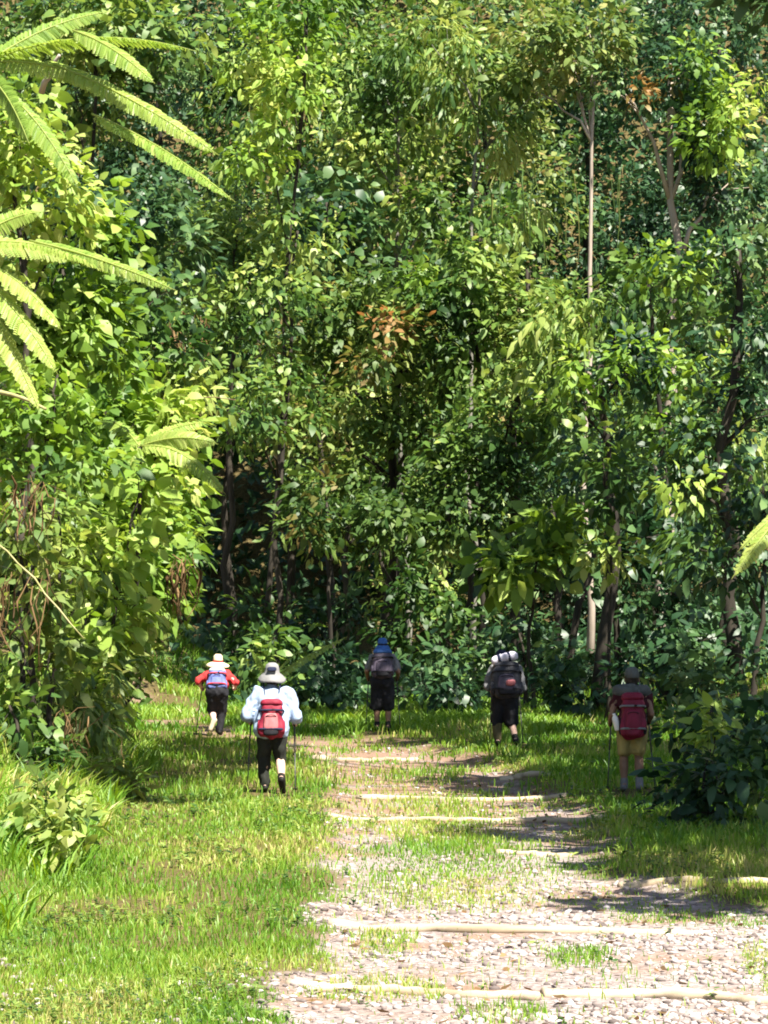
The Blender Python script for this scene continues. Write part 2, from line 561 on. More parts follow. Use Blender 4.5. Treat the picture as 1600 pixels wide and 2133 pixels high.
# --- nearer forest trees with visible trunks; sun on the clumps painted as yellower leaves
plant('climber_tree', 'tree with bright yellow-green leaf columns at upper left of centre', 'tree', 560, 80,
      [(590, 60, 110, 110, 0), (600, 190, 90, 110, -0.5), (540, 310, 85, 70, -1), (640, 20, 60, 80, 0), (500, 120, 70, 60, 0)], 'yellow', 'bark_dark', 0.07, L=0.225, W=0.115, dens=200, gap=0.5)
plant('pale_trunk_tree', 'tree with a pale pinkish trunk high on the right', 'tree', 1372, 84,
      [(1400, 160, 130, 70, 0), (1300, 190, 120, 60, -1), (1480, 230, 100, 110, 0), (1520, 380, 90, 90, 0)], 'dark', 'bark_pale', 0.17, L=0.225, W=0.115, dens=200, gap=0.5, top_px=(1398, 130),
      accents=[('yellow', 'painted_sun_foliage', [(1500, 260, 90, 90, -1), (1530, 200, 70, 60, -1), (1440, 120, 60, 40, -1)]), ('rust', 'reddish_foliage', [(1330, 190, 40, 28, -1), (1400, 170, 26, 30, -1)])])  # yellow clumps carry the sunlight in their leaf colour
plant('slender_tree', 'slender grey-trunked tree beside the pale pinkish trunk', 'tree', 1228, 83,
      [(1180, 110, 130, 70, 0), (1240, 60, 110, 60, 0), (1120, 60, 110, 70, 0), (1090, 180, 80, 50, 0)], 'olive', 'bark_pale', 0.09, L=0.225, W=0.115, dens=200, gap=0.5, top_px=(1240, 150))
plant('thin_tree', 'thin brown-stemmed tree at upper centre with drooping leaves', 'tree', 985, 84,
      [(960, 160, 110, 100, 0), (1030, 270, 80, 70, 0), (900, 90, 90, 80, 0), (1080, 400, 80, 90, 0)], 'mid', 'bark_grey', 0.08, L=0.3, W=0.08, dens=200, hang=0.9, gap=0.48, top_px=(1000, 100))
plant('thin_tree', 'thin-stemmed tree with cool green leaves just right of the climber tree', 'tree', 842, 85,
      [(760, 140, 100, 100, 0), (830, 260, 100, 90, 0), (730, 300, 80, 90, 0), (880, 430, 70, 60, -1), (930, 420, 50, 30, -1.5)], 'mid', 'bark_grey', 0.08, L=0.225, W=0.115, dens=200, gap=0.5, top_px=(830, 120))
plant('dark_tree', 'dark trunked tree standing behind the hiker in khaki shorts', 'tree', 1246, 70,
      [(1300, 760, 130, 60, 0), (1190, 830, 110, 60, 0), (1250, 980, 130, 80, 1), (1400, 760, 100, 60, 1), (1180, 760, 60, 50, 0)], 'dark', 'bark_dark', 0.15, top_px=(1252, 760), L=0.225, W=0.115, dens=200, gap=0.5,
      accents=[('yellow', 'painted_sun_foliage', [(1230, 770, 90, 45, -1), (1330, 740, 80, 40, -1), (1460, 780, 80, 50, -1), (1190, 830, 60, 40, -1)])])  # sunlit crown tops painted with the lighter leaf material
plant('dark_tree', 'dark leaning tree among shade at the right edge above the bushes', 'tree', 1530, 66,
      [(1530, 560, 110, 90, 0), (1480, 930, 100, 80, 0), (1590, 860, 90, 120, 0), (1420, 1000, 90, 60, 0), (1550, 720, 90, 80, 0)], 'dark', 'bark_dark', 0.15, top_px=(1540, 520), L=0.225, W=0.115, dens=200, gap=0.48,
      accents=[('yellow', 'painted_sun_foliage', [(1380, 560, 80, 50, 0), (1440, 540, 60, 40, 0), (1440, 900, 70, 45, 0), (1410, 1000, 60, 40, -1)])])  # lighter leaf colour stands in for sun on these clumps
plant('vine_tree', 'vine-covered olive tree filling the middle of the forest wall', 'tree', 800, 82,
      [(840, 620, 130, 80, -1), (720, 660, 120, 90, -0.5), (900, 720, 110, 90, -1), (640, 760, 110, 100, -0.5), (760, 820, 130, 90, -1.5), (900, 880, 110, 90, -1.5), (640, 900, 100, 90, -1), (780, 980, 110, 80, -2)],
      'olive', 'bark_dark', 0.16, L=0.225, W=0.115, dens=200, gap=0.42,
      accents=[('yellow', 'painted_sun_foliage', [(890, 590, 70, 50, -2.2), (800, 620, 60, 40, -2)]), ('olive', 'dry_foliage', [(810, 700, 50, 70, -2.6), (920, 700, 40, 40, -2.4), (790, 760, 40, 40, -3)]), ('rust', 'brown_foliage', [(800, 690, 40, 50, -2.7), (870, 660, 30, 25, -2.7), (760, 760, 30, 30, -3.1)])])  # yellow accent paints the sun on the upper clumps
plant('vine_tree', 'leafy green tree left of the vine-covered olive tree over the hollow', 'tree', 575, 79,
      [(560, 620, 100, 80, 0), (520, 740, 100, 80, 0), (590, 840, 90, 80, -1), (530, 880, 90, 50, -2), (480, 850, 90, 50, -2.5), (620, 480, 110, 80, 1), (430, 640, 90, 80, 0)], 'mid', 'bark_dark', 0.08, L=0.225, W=0.115, dens=170)
plant('mid_tree', 'green tree in the shade between the two pale trunks and the olive tree', 'tree', 1080, 80,
      [(1080, 640, 110, 80, 0), (1020, 760, 110, 90, 0), (1130, 720, 100, 80, 0), (1050, 880, 110, 90, -1), (1160, 900, 80, 70, 0), (960, 940, 80, 80, -1), (1100, 560, 90, 60, 0)], 'mid', 'bark_dark', 0.14, L=0.225, W=0.115, dens=180)
plant('shrub', 'rust and brown leaved shrub hanging over the dark hollow', 'shrub', 690, 78,
      [(680, 1040, 90, 60, 0), (640, 1100, 70, 50, -0.5), (740, 1090, 80, 50, 0), (820, 1060, 80, 60, 0)], 'olive', 'bark_dark', 0.06, L=0.225, W=0.115, dens=210, trunk_name='stem', crown_name='foliage',
      accents=[('rust', 'dry_foliage', [(672, 1015, 28, 28, -1), (640, 1095, 30, 20, -1.2)])])
plant('shrub', 'bright large-leaved shrub above the striped-roll hiker', 'shrub', 1110, 72,
      [(1140, 1090, 60, 50, 0), (1060, 1170, 70, 45, -0.5), (1140, 1180, 60, 45, -0.5), (1010, 1190, 30, 30, -0.5)], 'mid', 'bark_dark', 0.05, L=0.36, W=0.24, dens=200, trunk_name='stem', crown_name='foliage', gap=0.35,
      accents=[('yellow', 'painted_sun_foliage', [(1150, 1090, 45, 40, -0.8), (1060, 1180, 55, 35, -1.2), (1160, 1160, 30, 40, -1)])])  # sun on the large leaves put into a yellower leaf colour
plant('shrub', 'green shrub behind the hiker with the blue hat', 'shrub', 850, 76,
      [(830, 1210, 60, 50, 0), (900, 1260, 80, 60, 0), (850, 1330, 70, 60, 0), (960, 1330, 60, 60, 0)], 'mid', 'bark_dark', 0.05, L=0.225, W=0.115, dens=190, trunk_name='stem', crown_name='foliage')
plant('shrub', 'low fresh-green plant in front of the black hollow', 'shrub', 540, 80,
      [(545, 1290, 60, 60, 0), (600, 1330, 60, 50, 0), (490, 1330, 40, 40, 0)], 'mid', 'bark_dark', 0.03, L=0.32, W=0.12, dens=170, trunk_name='stem', crown_name='foliage')
plant('shrub', 'shaded undergrowth shrub behind the striped-roll hiker', 'shrub', 1090, 74,
      [(1080, 1310, 80, 60, 0), (1150, 1360, 80, 60, 0), (1010, 1390, 60, 50, 0)], 'dark', 'bark_dark', 0.05, L=0.225, W=0.115, dens=170, trunk_name='stem', crown_name='foliage')
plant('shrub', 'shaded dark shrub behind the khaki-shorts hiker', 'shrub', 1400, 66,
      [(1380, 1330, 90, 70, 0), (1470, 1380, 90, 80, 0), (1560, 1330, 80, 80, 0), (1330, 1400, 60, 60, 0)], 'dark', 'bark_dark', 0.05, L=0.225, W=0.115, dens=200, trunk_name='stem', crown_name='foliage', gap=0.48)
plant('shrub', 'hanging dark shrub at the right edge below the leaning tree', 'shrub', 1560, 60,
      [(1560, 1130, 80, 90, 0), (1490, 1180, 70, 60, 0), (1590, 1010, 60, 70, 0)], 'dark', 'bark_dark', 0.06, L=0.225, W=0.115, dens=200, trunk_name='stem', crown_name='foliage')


# --- front layer of the forest wall, hiding the stems
fl = [
    (470, 83, 'mid', [(450, 560, 120, 90, 0), (500, 450, 110, 90, 0), (400, 480, 90, 80, 0)], 'cool green tree below the drooping fern tips'),
    (700, 84, 'dark', [(680, 420, 130, 100, 0), (760, 520, 120, 80, 0), (640, 560, 100, 70, -1)], 'dark leafy tree in the deep shade at centre left'),
    (960, 80, 'mid', [(960, 560, 90, 80, 0), (1000, 650, 100, 80, 0), (900, 640, 90, 70, 0), (1000, 480, 90, 80, 1)], 'green tree crown just above the olive tree at centre right'),
    (1180, 78, 'mid', [(1200, 660, 110, 70, 0), (1290, 640, 100, 70, 0), (1150, 790, 90, 60, 0), (1210, 930, 110, 80, 0)], 'leafy tree covering the feet of the two pale trunks'),
    (1420, 76, 'mid', [(1420, 640, 120, 80, 0), (1350, 580, 90, 60, -1), (1500, 660, 100, 80, 0), (1400, 860, 120, 80, 0), (1330, 960, 100, 80, 0)], 'spreading green tree below the pale pinkish trunk'),
    (1010, 79, 'olive', [(1000, 1010, 110, 90, 0), (930, 1080, 100, 80, 0), (1070, 1010, 80, 70, 0)], 'olive green shrub tree above the blue-hatted hiker, to the right'),
    (1290, 75, 'dark', [(1280, 1080, 110, 90, 0), (1370, 1120, 100, 80, 0), (1250, 1190, 90, 60, 0)], 'dark leafy shrub tree around the shaded dark trunk'),
    (870, 80, 'mid', [(860, 1120, 90, 60, 0), (760, 1040, 70, 50, 0), (800, 1150, 60, 50, 0)], 'mid green shrub tree below the vine-covered olive tree'),
    (1510, 72, 'mid', [(1500, 1060, 90, 80, 0), (1570, 960, 80, 80, 0), (1450, 1140, 70, 60, 0)], 'green shrub tree with sunlit top near the right edge'),
]
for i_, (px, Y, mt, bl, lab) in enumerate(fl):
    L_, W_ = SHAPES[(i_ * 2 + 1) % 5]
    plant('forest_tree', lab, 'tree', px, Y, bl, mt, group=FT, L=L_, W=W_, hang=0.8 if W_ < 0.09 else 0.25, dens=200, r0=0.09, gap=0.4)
for (px, Y, mt, bl, lab) in [
    (690, 71, 'dark', [(660, 1420, 50, 45, 0), (720, 1440, 50, 40, 0), (700, 1385, 45, 40, 0.5)], 'low dark shrub left of the blue-hatted hiker under the leaning branch'),
    (910, 70, 'dark', [(880, 1420, 45, 45, 0), (940, 1430, 55, 40, 0), (910, 1375, 50, 40, 0.5)], 'low dark shrub between the blue-hatted and the bare-calved hikers'),
    (1180, 69, 'dark', [(1140, 1420, 45, 45, 0), (1200, 1440, 50, 45, 0), (1170, 1370, 50, 40, 0.5)], 'low dark shrub just right of the bare-calved hiker'),
    (1450, 58, 'dark', [(1420, 1460, 60, 50, 0), (1500, 1450, 70, 55, 0), (1570, 1440, 60, 60, 0), (1460, 1400, 60, 50, 0.5)], 'low dark shrub right of the khaki-shorts hiker under the shaded trees'),
    (560, 76, 'mid', [(540, 1370, 50, 45, 0), (600, 1390, 50, 40, 0), (570, 1320, 45, 40, 0.5)], 'low leafy shrub behind the pale-shirted hiker'),
]:
    plant('shrub', lab, 'shrub', px, Y, bl, mt, 'bark_dark', 0.03, L=0.22, W=0.13, dens=260, trunk_name='stem', crown_name='foliage', gap=0.36, spread=0.2, per=9, group='low shrubs at the forest edge')
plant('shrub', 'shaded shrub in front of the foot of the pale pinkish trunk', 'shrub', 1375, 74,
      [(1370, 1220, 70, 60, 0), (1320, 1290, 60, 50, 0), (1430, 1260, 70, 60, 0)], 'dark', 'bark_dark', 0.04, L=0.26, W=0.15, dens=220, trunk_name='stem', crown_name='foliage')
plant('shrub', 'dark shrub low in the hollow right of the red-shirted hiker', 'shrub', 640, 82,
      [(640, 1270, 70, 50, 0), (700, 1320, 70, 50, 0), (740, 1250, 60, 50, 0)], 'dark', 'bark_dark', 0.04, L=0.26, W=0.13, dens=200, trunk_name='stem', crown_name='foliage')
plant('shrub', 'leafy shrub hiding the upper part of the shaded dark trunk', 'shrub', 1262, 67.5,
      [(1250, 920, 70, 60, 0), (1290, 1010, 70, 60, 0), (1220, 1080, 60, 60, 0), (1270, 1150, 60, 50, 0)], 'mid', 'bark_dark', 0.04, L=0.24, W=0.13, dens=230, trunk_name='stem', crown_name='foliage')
# --- right-hand bushes in the shade by the track
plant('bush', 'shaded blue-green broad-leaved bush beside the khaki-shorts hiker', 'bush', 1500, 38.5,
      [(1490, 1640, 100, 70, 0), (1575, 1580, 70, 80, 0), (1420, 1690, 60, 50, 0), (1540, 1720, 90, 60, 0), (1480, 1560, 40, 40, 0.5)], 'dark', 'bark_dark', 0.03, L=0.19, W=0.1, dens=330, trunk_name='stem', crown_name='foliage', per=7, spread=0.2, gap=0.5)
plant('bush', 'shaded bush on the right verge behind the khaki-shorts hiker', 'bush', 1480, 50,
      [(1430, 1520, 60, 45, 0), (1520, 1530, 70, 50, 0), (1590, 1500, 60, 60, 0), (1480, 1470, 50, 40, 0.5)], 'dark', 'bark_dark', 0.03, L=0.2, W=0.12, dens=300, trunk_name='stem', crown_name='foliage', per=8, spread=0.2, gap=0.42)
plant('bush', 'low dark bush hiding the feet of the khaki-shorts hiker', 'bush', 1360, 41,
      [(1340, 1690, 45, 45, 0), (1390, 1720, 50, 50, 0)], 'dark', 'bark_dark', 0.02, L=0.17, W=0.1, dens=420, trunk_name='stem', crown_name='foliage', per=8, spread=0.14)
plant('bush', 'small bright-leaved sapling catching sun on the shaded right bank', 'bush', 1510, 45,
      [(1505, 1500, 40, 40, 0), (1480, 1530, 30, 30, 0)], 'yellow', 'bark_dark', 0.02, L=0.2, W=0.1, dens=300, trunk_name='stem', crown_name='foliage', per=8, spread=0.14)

# --- left-hand foliage wall, in full sun
LW = 'sunlit bushes of the left bank'
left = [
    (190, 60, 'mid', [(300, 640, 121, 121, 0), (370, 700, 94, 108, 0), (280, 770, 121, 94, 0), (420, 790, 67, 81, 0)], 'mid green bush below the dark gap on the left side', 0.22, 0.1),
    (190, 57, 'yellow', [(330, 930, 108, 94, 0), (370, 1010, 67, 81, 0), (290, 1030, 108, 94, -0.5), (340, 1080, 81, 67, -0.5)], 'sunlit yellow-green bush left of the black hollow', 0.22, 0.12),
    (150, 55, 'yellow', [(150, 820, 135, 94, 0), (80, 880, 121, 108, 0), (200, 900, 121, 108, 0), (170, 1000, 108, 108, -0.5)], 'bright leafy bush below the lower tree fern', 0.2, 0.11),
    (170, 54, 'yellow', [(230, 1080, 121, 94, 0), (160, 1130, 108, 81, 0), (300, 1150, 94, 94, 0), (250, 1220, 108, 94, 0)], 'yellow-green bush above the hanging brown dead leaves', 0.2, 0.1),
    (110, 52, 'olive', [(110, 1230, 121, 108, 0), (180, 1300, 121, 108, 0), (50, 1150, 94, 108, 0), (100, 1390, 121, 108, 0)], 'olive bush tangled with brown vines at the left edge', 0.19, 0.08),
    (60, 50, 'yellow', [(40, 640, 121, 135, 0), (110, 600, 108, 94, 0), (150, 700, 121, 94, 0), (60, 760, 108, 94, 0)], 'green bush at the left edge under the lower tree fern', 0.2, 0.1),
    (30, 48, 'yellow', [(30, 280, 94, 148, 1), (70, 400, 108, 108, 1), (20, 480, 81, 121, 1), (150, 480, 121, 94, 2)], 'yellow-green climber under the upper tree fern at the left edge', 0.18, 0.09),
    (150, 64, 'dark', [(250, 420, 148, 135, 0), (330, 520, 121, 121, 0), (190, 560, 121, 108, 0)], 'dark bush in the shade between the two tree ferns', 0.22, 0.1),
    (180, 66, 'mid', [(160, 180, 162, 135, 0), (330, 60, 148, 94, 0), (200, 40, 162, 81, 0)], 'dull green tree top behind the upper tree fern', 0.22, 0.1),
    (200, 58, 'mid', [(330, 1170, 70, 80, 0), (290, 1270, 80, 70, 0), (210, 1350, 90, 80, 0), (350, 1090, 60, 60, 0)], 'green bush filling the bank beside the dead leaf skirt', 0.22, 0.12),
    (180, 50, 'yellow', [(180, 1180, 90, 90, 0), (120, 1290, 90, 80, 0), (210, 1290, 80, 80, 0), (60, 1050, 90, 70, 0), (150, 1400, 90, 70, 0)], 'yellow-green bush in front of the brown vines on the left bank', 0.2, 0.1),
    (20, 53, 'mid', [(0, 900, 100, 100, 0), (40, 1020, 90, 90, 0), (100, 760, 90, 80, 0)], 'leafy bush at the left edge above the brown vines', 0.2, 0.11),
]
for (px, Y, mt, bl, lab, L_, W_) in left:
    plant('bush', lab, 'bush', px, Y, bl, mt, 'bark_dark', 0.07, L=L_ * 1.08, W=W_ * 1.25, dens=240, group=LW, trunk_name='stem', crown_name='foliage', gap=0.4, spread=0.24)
for (px, Y, mt, bl, lab) in [
    (190, 55.5, 'yellow', [(300, 1120, 95, 90, 0), (330, 1230, 75, 80, 0), (240, 1240, 90, 90, 0), (270, 1340, 60, 60, 0)], 'bright bush wall behind the dead leaf skirt by the bend'),
    (170, 54.5, 'yellow', [(270, 880, 110, 90, 0), (340, 980, 80, 80, 0), (230, 1000, 100, 90, 0), (360, 860, 60, 70, 0)], 'leafy bush wall around the small sunlit fern'),
    (120, 51, 'yellow', [(110, 920, 110, 90, 0), (60, 1000, 100, 90, 0), (170, 1060, 100, 90, 0)], 'sunny yellow-green bush wall left of the small fern'),
    (190, 52, 'mid', [(190, 1350, 90, 80, 0), (230, 1430, 60, 60, 0), (130, 1440, 90, 80, 0), (200, 1500, 50, 50, -3)], 'green bush wall at the foot of the left bank'),
    (90, 49, 'yellow', [(80, 700, 100, 90, 1), (170, 640, 90, 80, 1), (230, 720, 80, 80, 2), (130, 560, 90, 70, 2)], 'yellow-green bush between the lower tree fern and the dark gap'),
    (60, 44, 'olive', [(60, 1210, 90, 90, 0), (20, 1310, 80, 90, 0), (120, 1360, 70, 70, 0), (30, 1100, 70, 70, 0)], 'olive leafy tangle at the left edge behind the slanting cane'),
]:
    plant('bush', lab, 'bush', px, Y, bl, mt, 'bark_dark', 0.05, L=0.2, W=0.115, dens=250, group=LW, trunk_name='stem', crown_name='foliage', gap=0.36, spread=0.22)
for (px, Y, mt, bl, lab, L_, W_) in [
    (170, 50.3, 'yellow', [(290, 1030, 60, 60, 0), (270, 1130, 70, 70, 0), (250, 1220, 70, 70, 0), (180, 1140, 70, 70, 0)], 'broad-leaved bush below the small sunlit fern', 0.26, 0.17),
    (40, 46, 'yellow', [(30, 800, 80, 80, 0), (100, 880, 80, 80, 0), (40, 940, 80, 80, 0), (120, 780, 70, 60, 0), (180, 960, 60, 60, 0)], 'sunlit bush at the left edge just under the lower tree fern fronds', 0.17, 0.11),
    (100, 45, 'mid', [(120, 1050, 70, 70, 0), (150, 1180, 70, 70, 0), (200, 1270, 60, 60, 0), (110, 1290, 50, 50, 0)], 'leafy bush right of the hanging brown vines', 0.2, 0.07),
]:
    plant('bush', lab, 'bush', px, Y, bl, mt, 'bark_dark', 0.04, L=L_, W=W_, dens=240, group=LW, trunk_name='stem', crown_name='foliage', gap=0.36, spread=0.2)
for (px, Y, mt, bl, lab) in [
    (150, 47, 'yellow', [(150, 1420, 90, 70, 0), (80, 1340, 80, 70, 0), (210, 1470, 60, 60, 0), (60, 1450, 70, 70, 0)], 'yellow-green bush low on the bank above the straw-brown vines'),
    (200, 57, 'mid', [(250, 1380, 70, 60, 0), (190, 1430, 70, 60, 0), (300, 1330, 60, 50, 0)], 'low green bush at the foot of the bank left of the red-shirted hiker'),
    (40, 42, 'mid', [(30, 1560, 70, 70, 0), (110, 1590, 60, 50, 0), (20, 1470, 60, 60, 0)], 'green bush at the left edge just above the lower left bush'),
]:
    plant('bush', lab, 'bush', px, Y, bl, mt, 'bark_dark', 0.04, L=0.19, W=0.1, dens=300, group=LW, trunk_name='stem', crown_name='foliage', gap=0.38, spread=0.2)
plant('bush', 'low bright green bush on the grass at the lower left edge', 'bush', 70, 32.5,
      [(60, 1680, 90, 70, 0), (130, 1740, 70, 70, 0), (30, 1780, 70, 70, 0), (110, 1660, 60, 50, 0.5)], 'mid', 'bark_dark', 0.02, L=0.16, W=0.07, dens=420, trunk_name='stem', crown_name='foliage', per=9, spread=0.16, gap=0.52)
plant('bush', 'small dark-stemmed weed clump in the grass shade left of the white-shirted hiker', 'bush', 235, 43,
      [(235, 1620, 40, 50, 0), (270, 1640, 30, 30, 0)], 'olive', 'bark_dark', 0.02, L=0.15, W=0.06, dens=420, trunk_name='stem', crown_name='foliage', per=9, spread=0.12)
plant('bush', 'olive grassy bush hanging over the left bank beside the lawn', 'bush', 90, 46,
      [(90, 1480, 90, 80, 0), (170, 1520, 70, 80, 0), (40, 1570, 60, 70, 0), (200, 1430, 60, 60, 1)], 'olive', 'bark_dark', 0.03, L=0.26, W=0.05, dens=330, trunk_name='stem', crown_name='foliage', per=10, spread=0.14, hang=0.8)

# ------------------------------------------------------------------ the far wooded slope, one mass
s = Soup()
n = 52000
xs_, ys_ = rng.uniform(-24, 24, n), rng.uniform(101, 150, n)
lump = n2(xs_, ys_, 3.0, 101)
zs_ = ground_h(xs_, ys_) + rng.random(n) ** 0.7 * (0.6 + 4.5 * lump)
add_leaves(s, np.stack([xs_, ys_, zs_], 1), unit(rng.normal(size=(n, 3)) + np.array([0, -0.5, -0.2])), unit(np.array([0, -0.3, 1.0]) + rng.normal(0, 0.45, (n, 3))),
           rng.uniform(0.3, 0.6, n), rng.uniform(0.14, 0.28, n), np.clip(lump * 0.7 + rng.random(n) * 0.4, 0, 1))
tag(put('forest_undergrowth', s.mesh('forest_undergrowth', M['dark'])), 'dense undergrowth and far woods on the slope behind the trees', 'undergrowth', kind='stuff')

s = Soup()
n = 16000
xs_, ys_ = rng.uniform(-9, 11, n), rng.uniform(66, 101, n)
k = (xs_ > path_right(ys_) + 0.8) & (np.abs(xs_) < 800 / F * ys_ + 2.5) & ((ys_ > 74) | (xs_ > 4.2)) & (n2(xs_, ys_, 1.4, 103) > 0.3)
xs_, ys_ = xs_[k], ys_[k]
n = len(xs_)
zs_ = ground_h(xs_, ys_) + rng.random(n) * (0.25 + 0.9 * n2(xs_, ys_, 1.2, 104))
add_leaves(s, np.stack([xs_, ys_, zs_], 1), unit(rng.normal(size=(n, 3)) + np.array([0, -0.3, 0.3])), unit(np.array([0, -0.2, 1.0]) + rng.normal(0, 0.45, (n, 3))),
           rng.uniform(0.2, 0.42, n), rng.uniform(0.1, 0.2, n), np.clip(n2(xs_, ys_, 2.0, 105) * 0.6 + rng.random(n) * 0.35, 0, 1))
tag(put('forest_floor_plants', s.mesh('forest_floor_plants', M['dark'])), 'low leafy ground cover under the trees of the forest wall', 'undergrowth', kind='stuff')

# ------------------------------------------------------------------ overhead trees on the right that shade the verge and the track
def shade_tree(name, label, x, y, r0, blobs, mat, L=0.32, W=0.17, dens=120, gap=0.5, bark='bark_dark', top=None):
    base = np.array([x, y, gz(x, y) - 0.1])
    o = empty(name, base, label, 'tree', 'roadside trees on the right bank')
    cs = [np.array(b[:3], float) for b in blobs]
    s = Soup()
    limb_set(s, base, max(cs, key=lambda q: q[2]) if top is None else np.array(top, float), r0, cs)
    put('trunk', s.mesh('trunk', M[bark], True, base), o)
    s = Soup()
    for b in blobs:
        r = np.array([b[3], b[3], b[4]])
        foliage_blob(s, np.array(b[:3], float), r, int(math.pi * b[3] * b[3] * dens), L, W, 12, 0.28, 0.25, seed=int(rng.integers(1, 999)), gap=gap)
    c = put('crown', s.mesh('crown', M[mat], False, base), o)
    c['kind'] = 'stuff'
    return o


shade_tree('roadside_tree', 'roadside tree by the right bank shading the dark bushes', 8.0, 33.5, 0.18,
           [(6.3, 32.0, 8.6, 1.7, 1.0), (6.6, 35.5, 9.0, 1.8, 1.1), (7.6, 33.5, 10.2, 1.8, 1.1), (5.9, 33.2, 11.6, 1.25, 0.6), (6.0, 29.2, 8.8, 1.2, 0.7), (5.6, 26.5, 9.0, 0.8, 0.5), (6.4, 38.8, 9.2, 1.6, 1.0)], 'dark', dens=150, gap=0.34)
shade_tree('roadside_tree', 'roadside tree behind the khaki-shorts hiker on the right bank', 8.4, 46.0, 0.2,
           [(6.4, 41.6, 9.8, 1.6, 0.9), (5.8, 41.4, 10.6, 1.1, 0.6), (8.5, 43.0, 11.2, 2.2, 1.1), (8.8, 48.0, 12.2, 2.2, 1.1), (8.2, 38.5, 10.4, 1.8, 1.0), (7.2, 45.0, 11.2, 1.8, 1.1), (6.6, 49.0, 11.5, 1.8, 1.1), (5.7, 43.4, 12.2, 0.8, 0.5), (7.0, 53.0, 11.6, 1.9, 1.1), (9.2, 51.0, 12.2, 2.0, 1.1)], 'dark', dens=150, gap=0.34)
shade_tree('roadside_tree', 'tall roadside tree whose boughs hang over the track', 7.6, 41.0, 0.2,
           [(6.6, 41.5, 14.0, 1.4, 0.9), (1.0, 38.0, 12.6, 1.1, 0.5), (0.8, 40.4, 13.0, 1.0, 0.5), (1.0, 42.6, 13.0, 1.1, 0.5), (1.4, 44.9, 13.2, 1.2, 0.5), (1.8, 47.2, 13.4, 1.2, 0.5),
            (2.1, 49.5, 13.6, 1.2, 0.5), (2.2, 51.8, 13.8, 1.2, 0.5), (2.0, 54.2, 14.0, 1.2, 0.5)], 'mid', dens=140, gap=0.4, top=(6.9, 41.2, 13.6))
shade_tree('roadside_tree', 'tall tree at the far end of the right bank over the shaded verge', 8.0, 59.0, 0.24,
           [(4.6, 58.0, 14.4, 1.6, 0.9), (7.0, 57.5, 14.0, 1.7, 0.9), (2.4, 60.5, 14.8, 1.5, 0.8), (5.6, 55.0, 13.4, 1.4, 0.9), (3.6, 63.5, 15.4, 1.6, 0.9), (5.0, 66.5, 15.2, 1.6, 0.9), (9.6, 57.0, 14.0, 2.1, 1.1), (5.6, 61.0, 14.6, 1.5, 0.9)], 'mid', dens=130, gap=0.38, top=(7.4, 59.5, 15.0))


# ------------------------------------------------------------------ ferns
def frond_mesh(pts, width, npairs=26, tint0=0.5, rr=0.012, face=(0.15, -0.75, 0.65)):
    """twice-divided frond: rachis, paired pinnae, each pinna a row of small leaflets"""
    s = Soup()
    pts = np.asarray(pts, float)
    tube(s, pts, np.linspace(rr, rr * 0.25, len(pts)), 5, True, 0.95)
    seg = np.concatenate([[0], np.cumsum(np.linalg.norm(np.diff(pts, axis=0), axis=1))])
    tt = np.linspace(0.04, 0.99, npairs)
    c = np.stack([np.interp(tt * seg[-1], seg, pts[:, k]) for k in range(3)], 1)
    tan = unit(np.gradient(c, axis=0))
    side0 = unit(np.cross(tan, unit(np.array(face) + rng.normal(0, 0.28, 3))))
    up = np.cross(side0, tan)
    prof = np.sin(np.pi * np.clip(tt * 0.86 + 0.18, 0, 1)) ** 0.6
    sp = seg[-1] / npairs
    m = 9
    for sg in (-1, 1):
        d = unit(side0 * sg + tan * 0.7 - up * 0.3 + rng.normal(0, 0.07, (npairs, 3)))
        L = width * prof * rng.uniform(0.85, 1.1, npairs)
        q = (np.arange(m) + 0.5) / m
        sag = np.array([0, 0, -1.0]) * (0.22 * L)[:, None, None] * (q ** 2)[None, :, None]
        base = c[:, None] + d[:, None] * (L[:, None] * q[None])[..., None] + sag
        tin = np.clip(tint0 + rng.normal(0, 0.14, npairs), 0, 1)
        pu = unit(up + rng.normal(0, 0.15, (npairs, 3)))
        ps = unit(np.cross(d, pu))
        ll = sp * 1.15 * (1 - 0.75 * q)[None] * np.ones((npairs, 1)) + 0.006
        for s2 in (-1, 1):
            dd = unit(ps * s2 + d * 0.8 - pu * 0.15)
            dd = np.repeat(dd[:, None], m, 1).reshape(-1, 3)
            nn = np.repeat(pu[:, None], m, 1).reshape(-1, 3)
            add_leaves(s, base.reshape(-1, 3), dd, nn, ll.ravel(), (L[:, None] / m * 1.4 * np.ones((1, m))).ravel(), np.repeat(tin, m), fold=0.1, droop=0.1)
    return s


def fern(name, label, root, base_ground, fronds, width=0.2, trunk_r=0.07, cat='fern', group=None, npairs=44):
    """fronds: list of (start, end, sag, width, tint)"""
    base = np.array([base_ground[0], base_ground[1], gz(base_ground[0], base_ground[1]) - 0.05])
    o = empty(name, base, label, cat, group)
    s = Soup()
    tp = curve_pts(base, root, (0.1, 0, 0.0), 8, 0.02)
    tube(s, tp, np.linspace(trunk_r * 1.3, trunk_r, 8), 8)
    put('trunk', s.mesh('trunk', M['bark_dark'], True, base), o)
    for (a, b, sag, w, t) in fronds:
        pts = curve_pts(a, b, (0, 0, sag * 0.6), 12)
        f = put('frond', frond_mesh(pts, w * 0.68, npairs, t).mesh('frond', M['fern'], False, base), o)
    return o


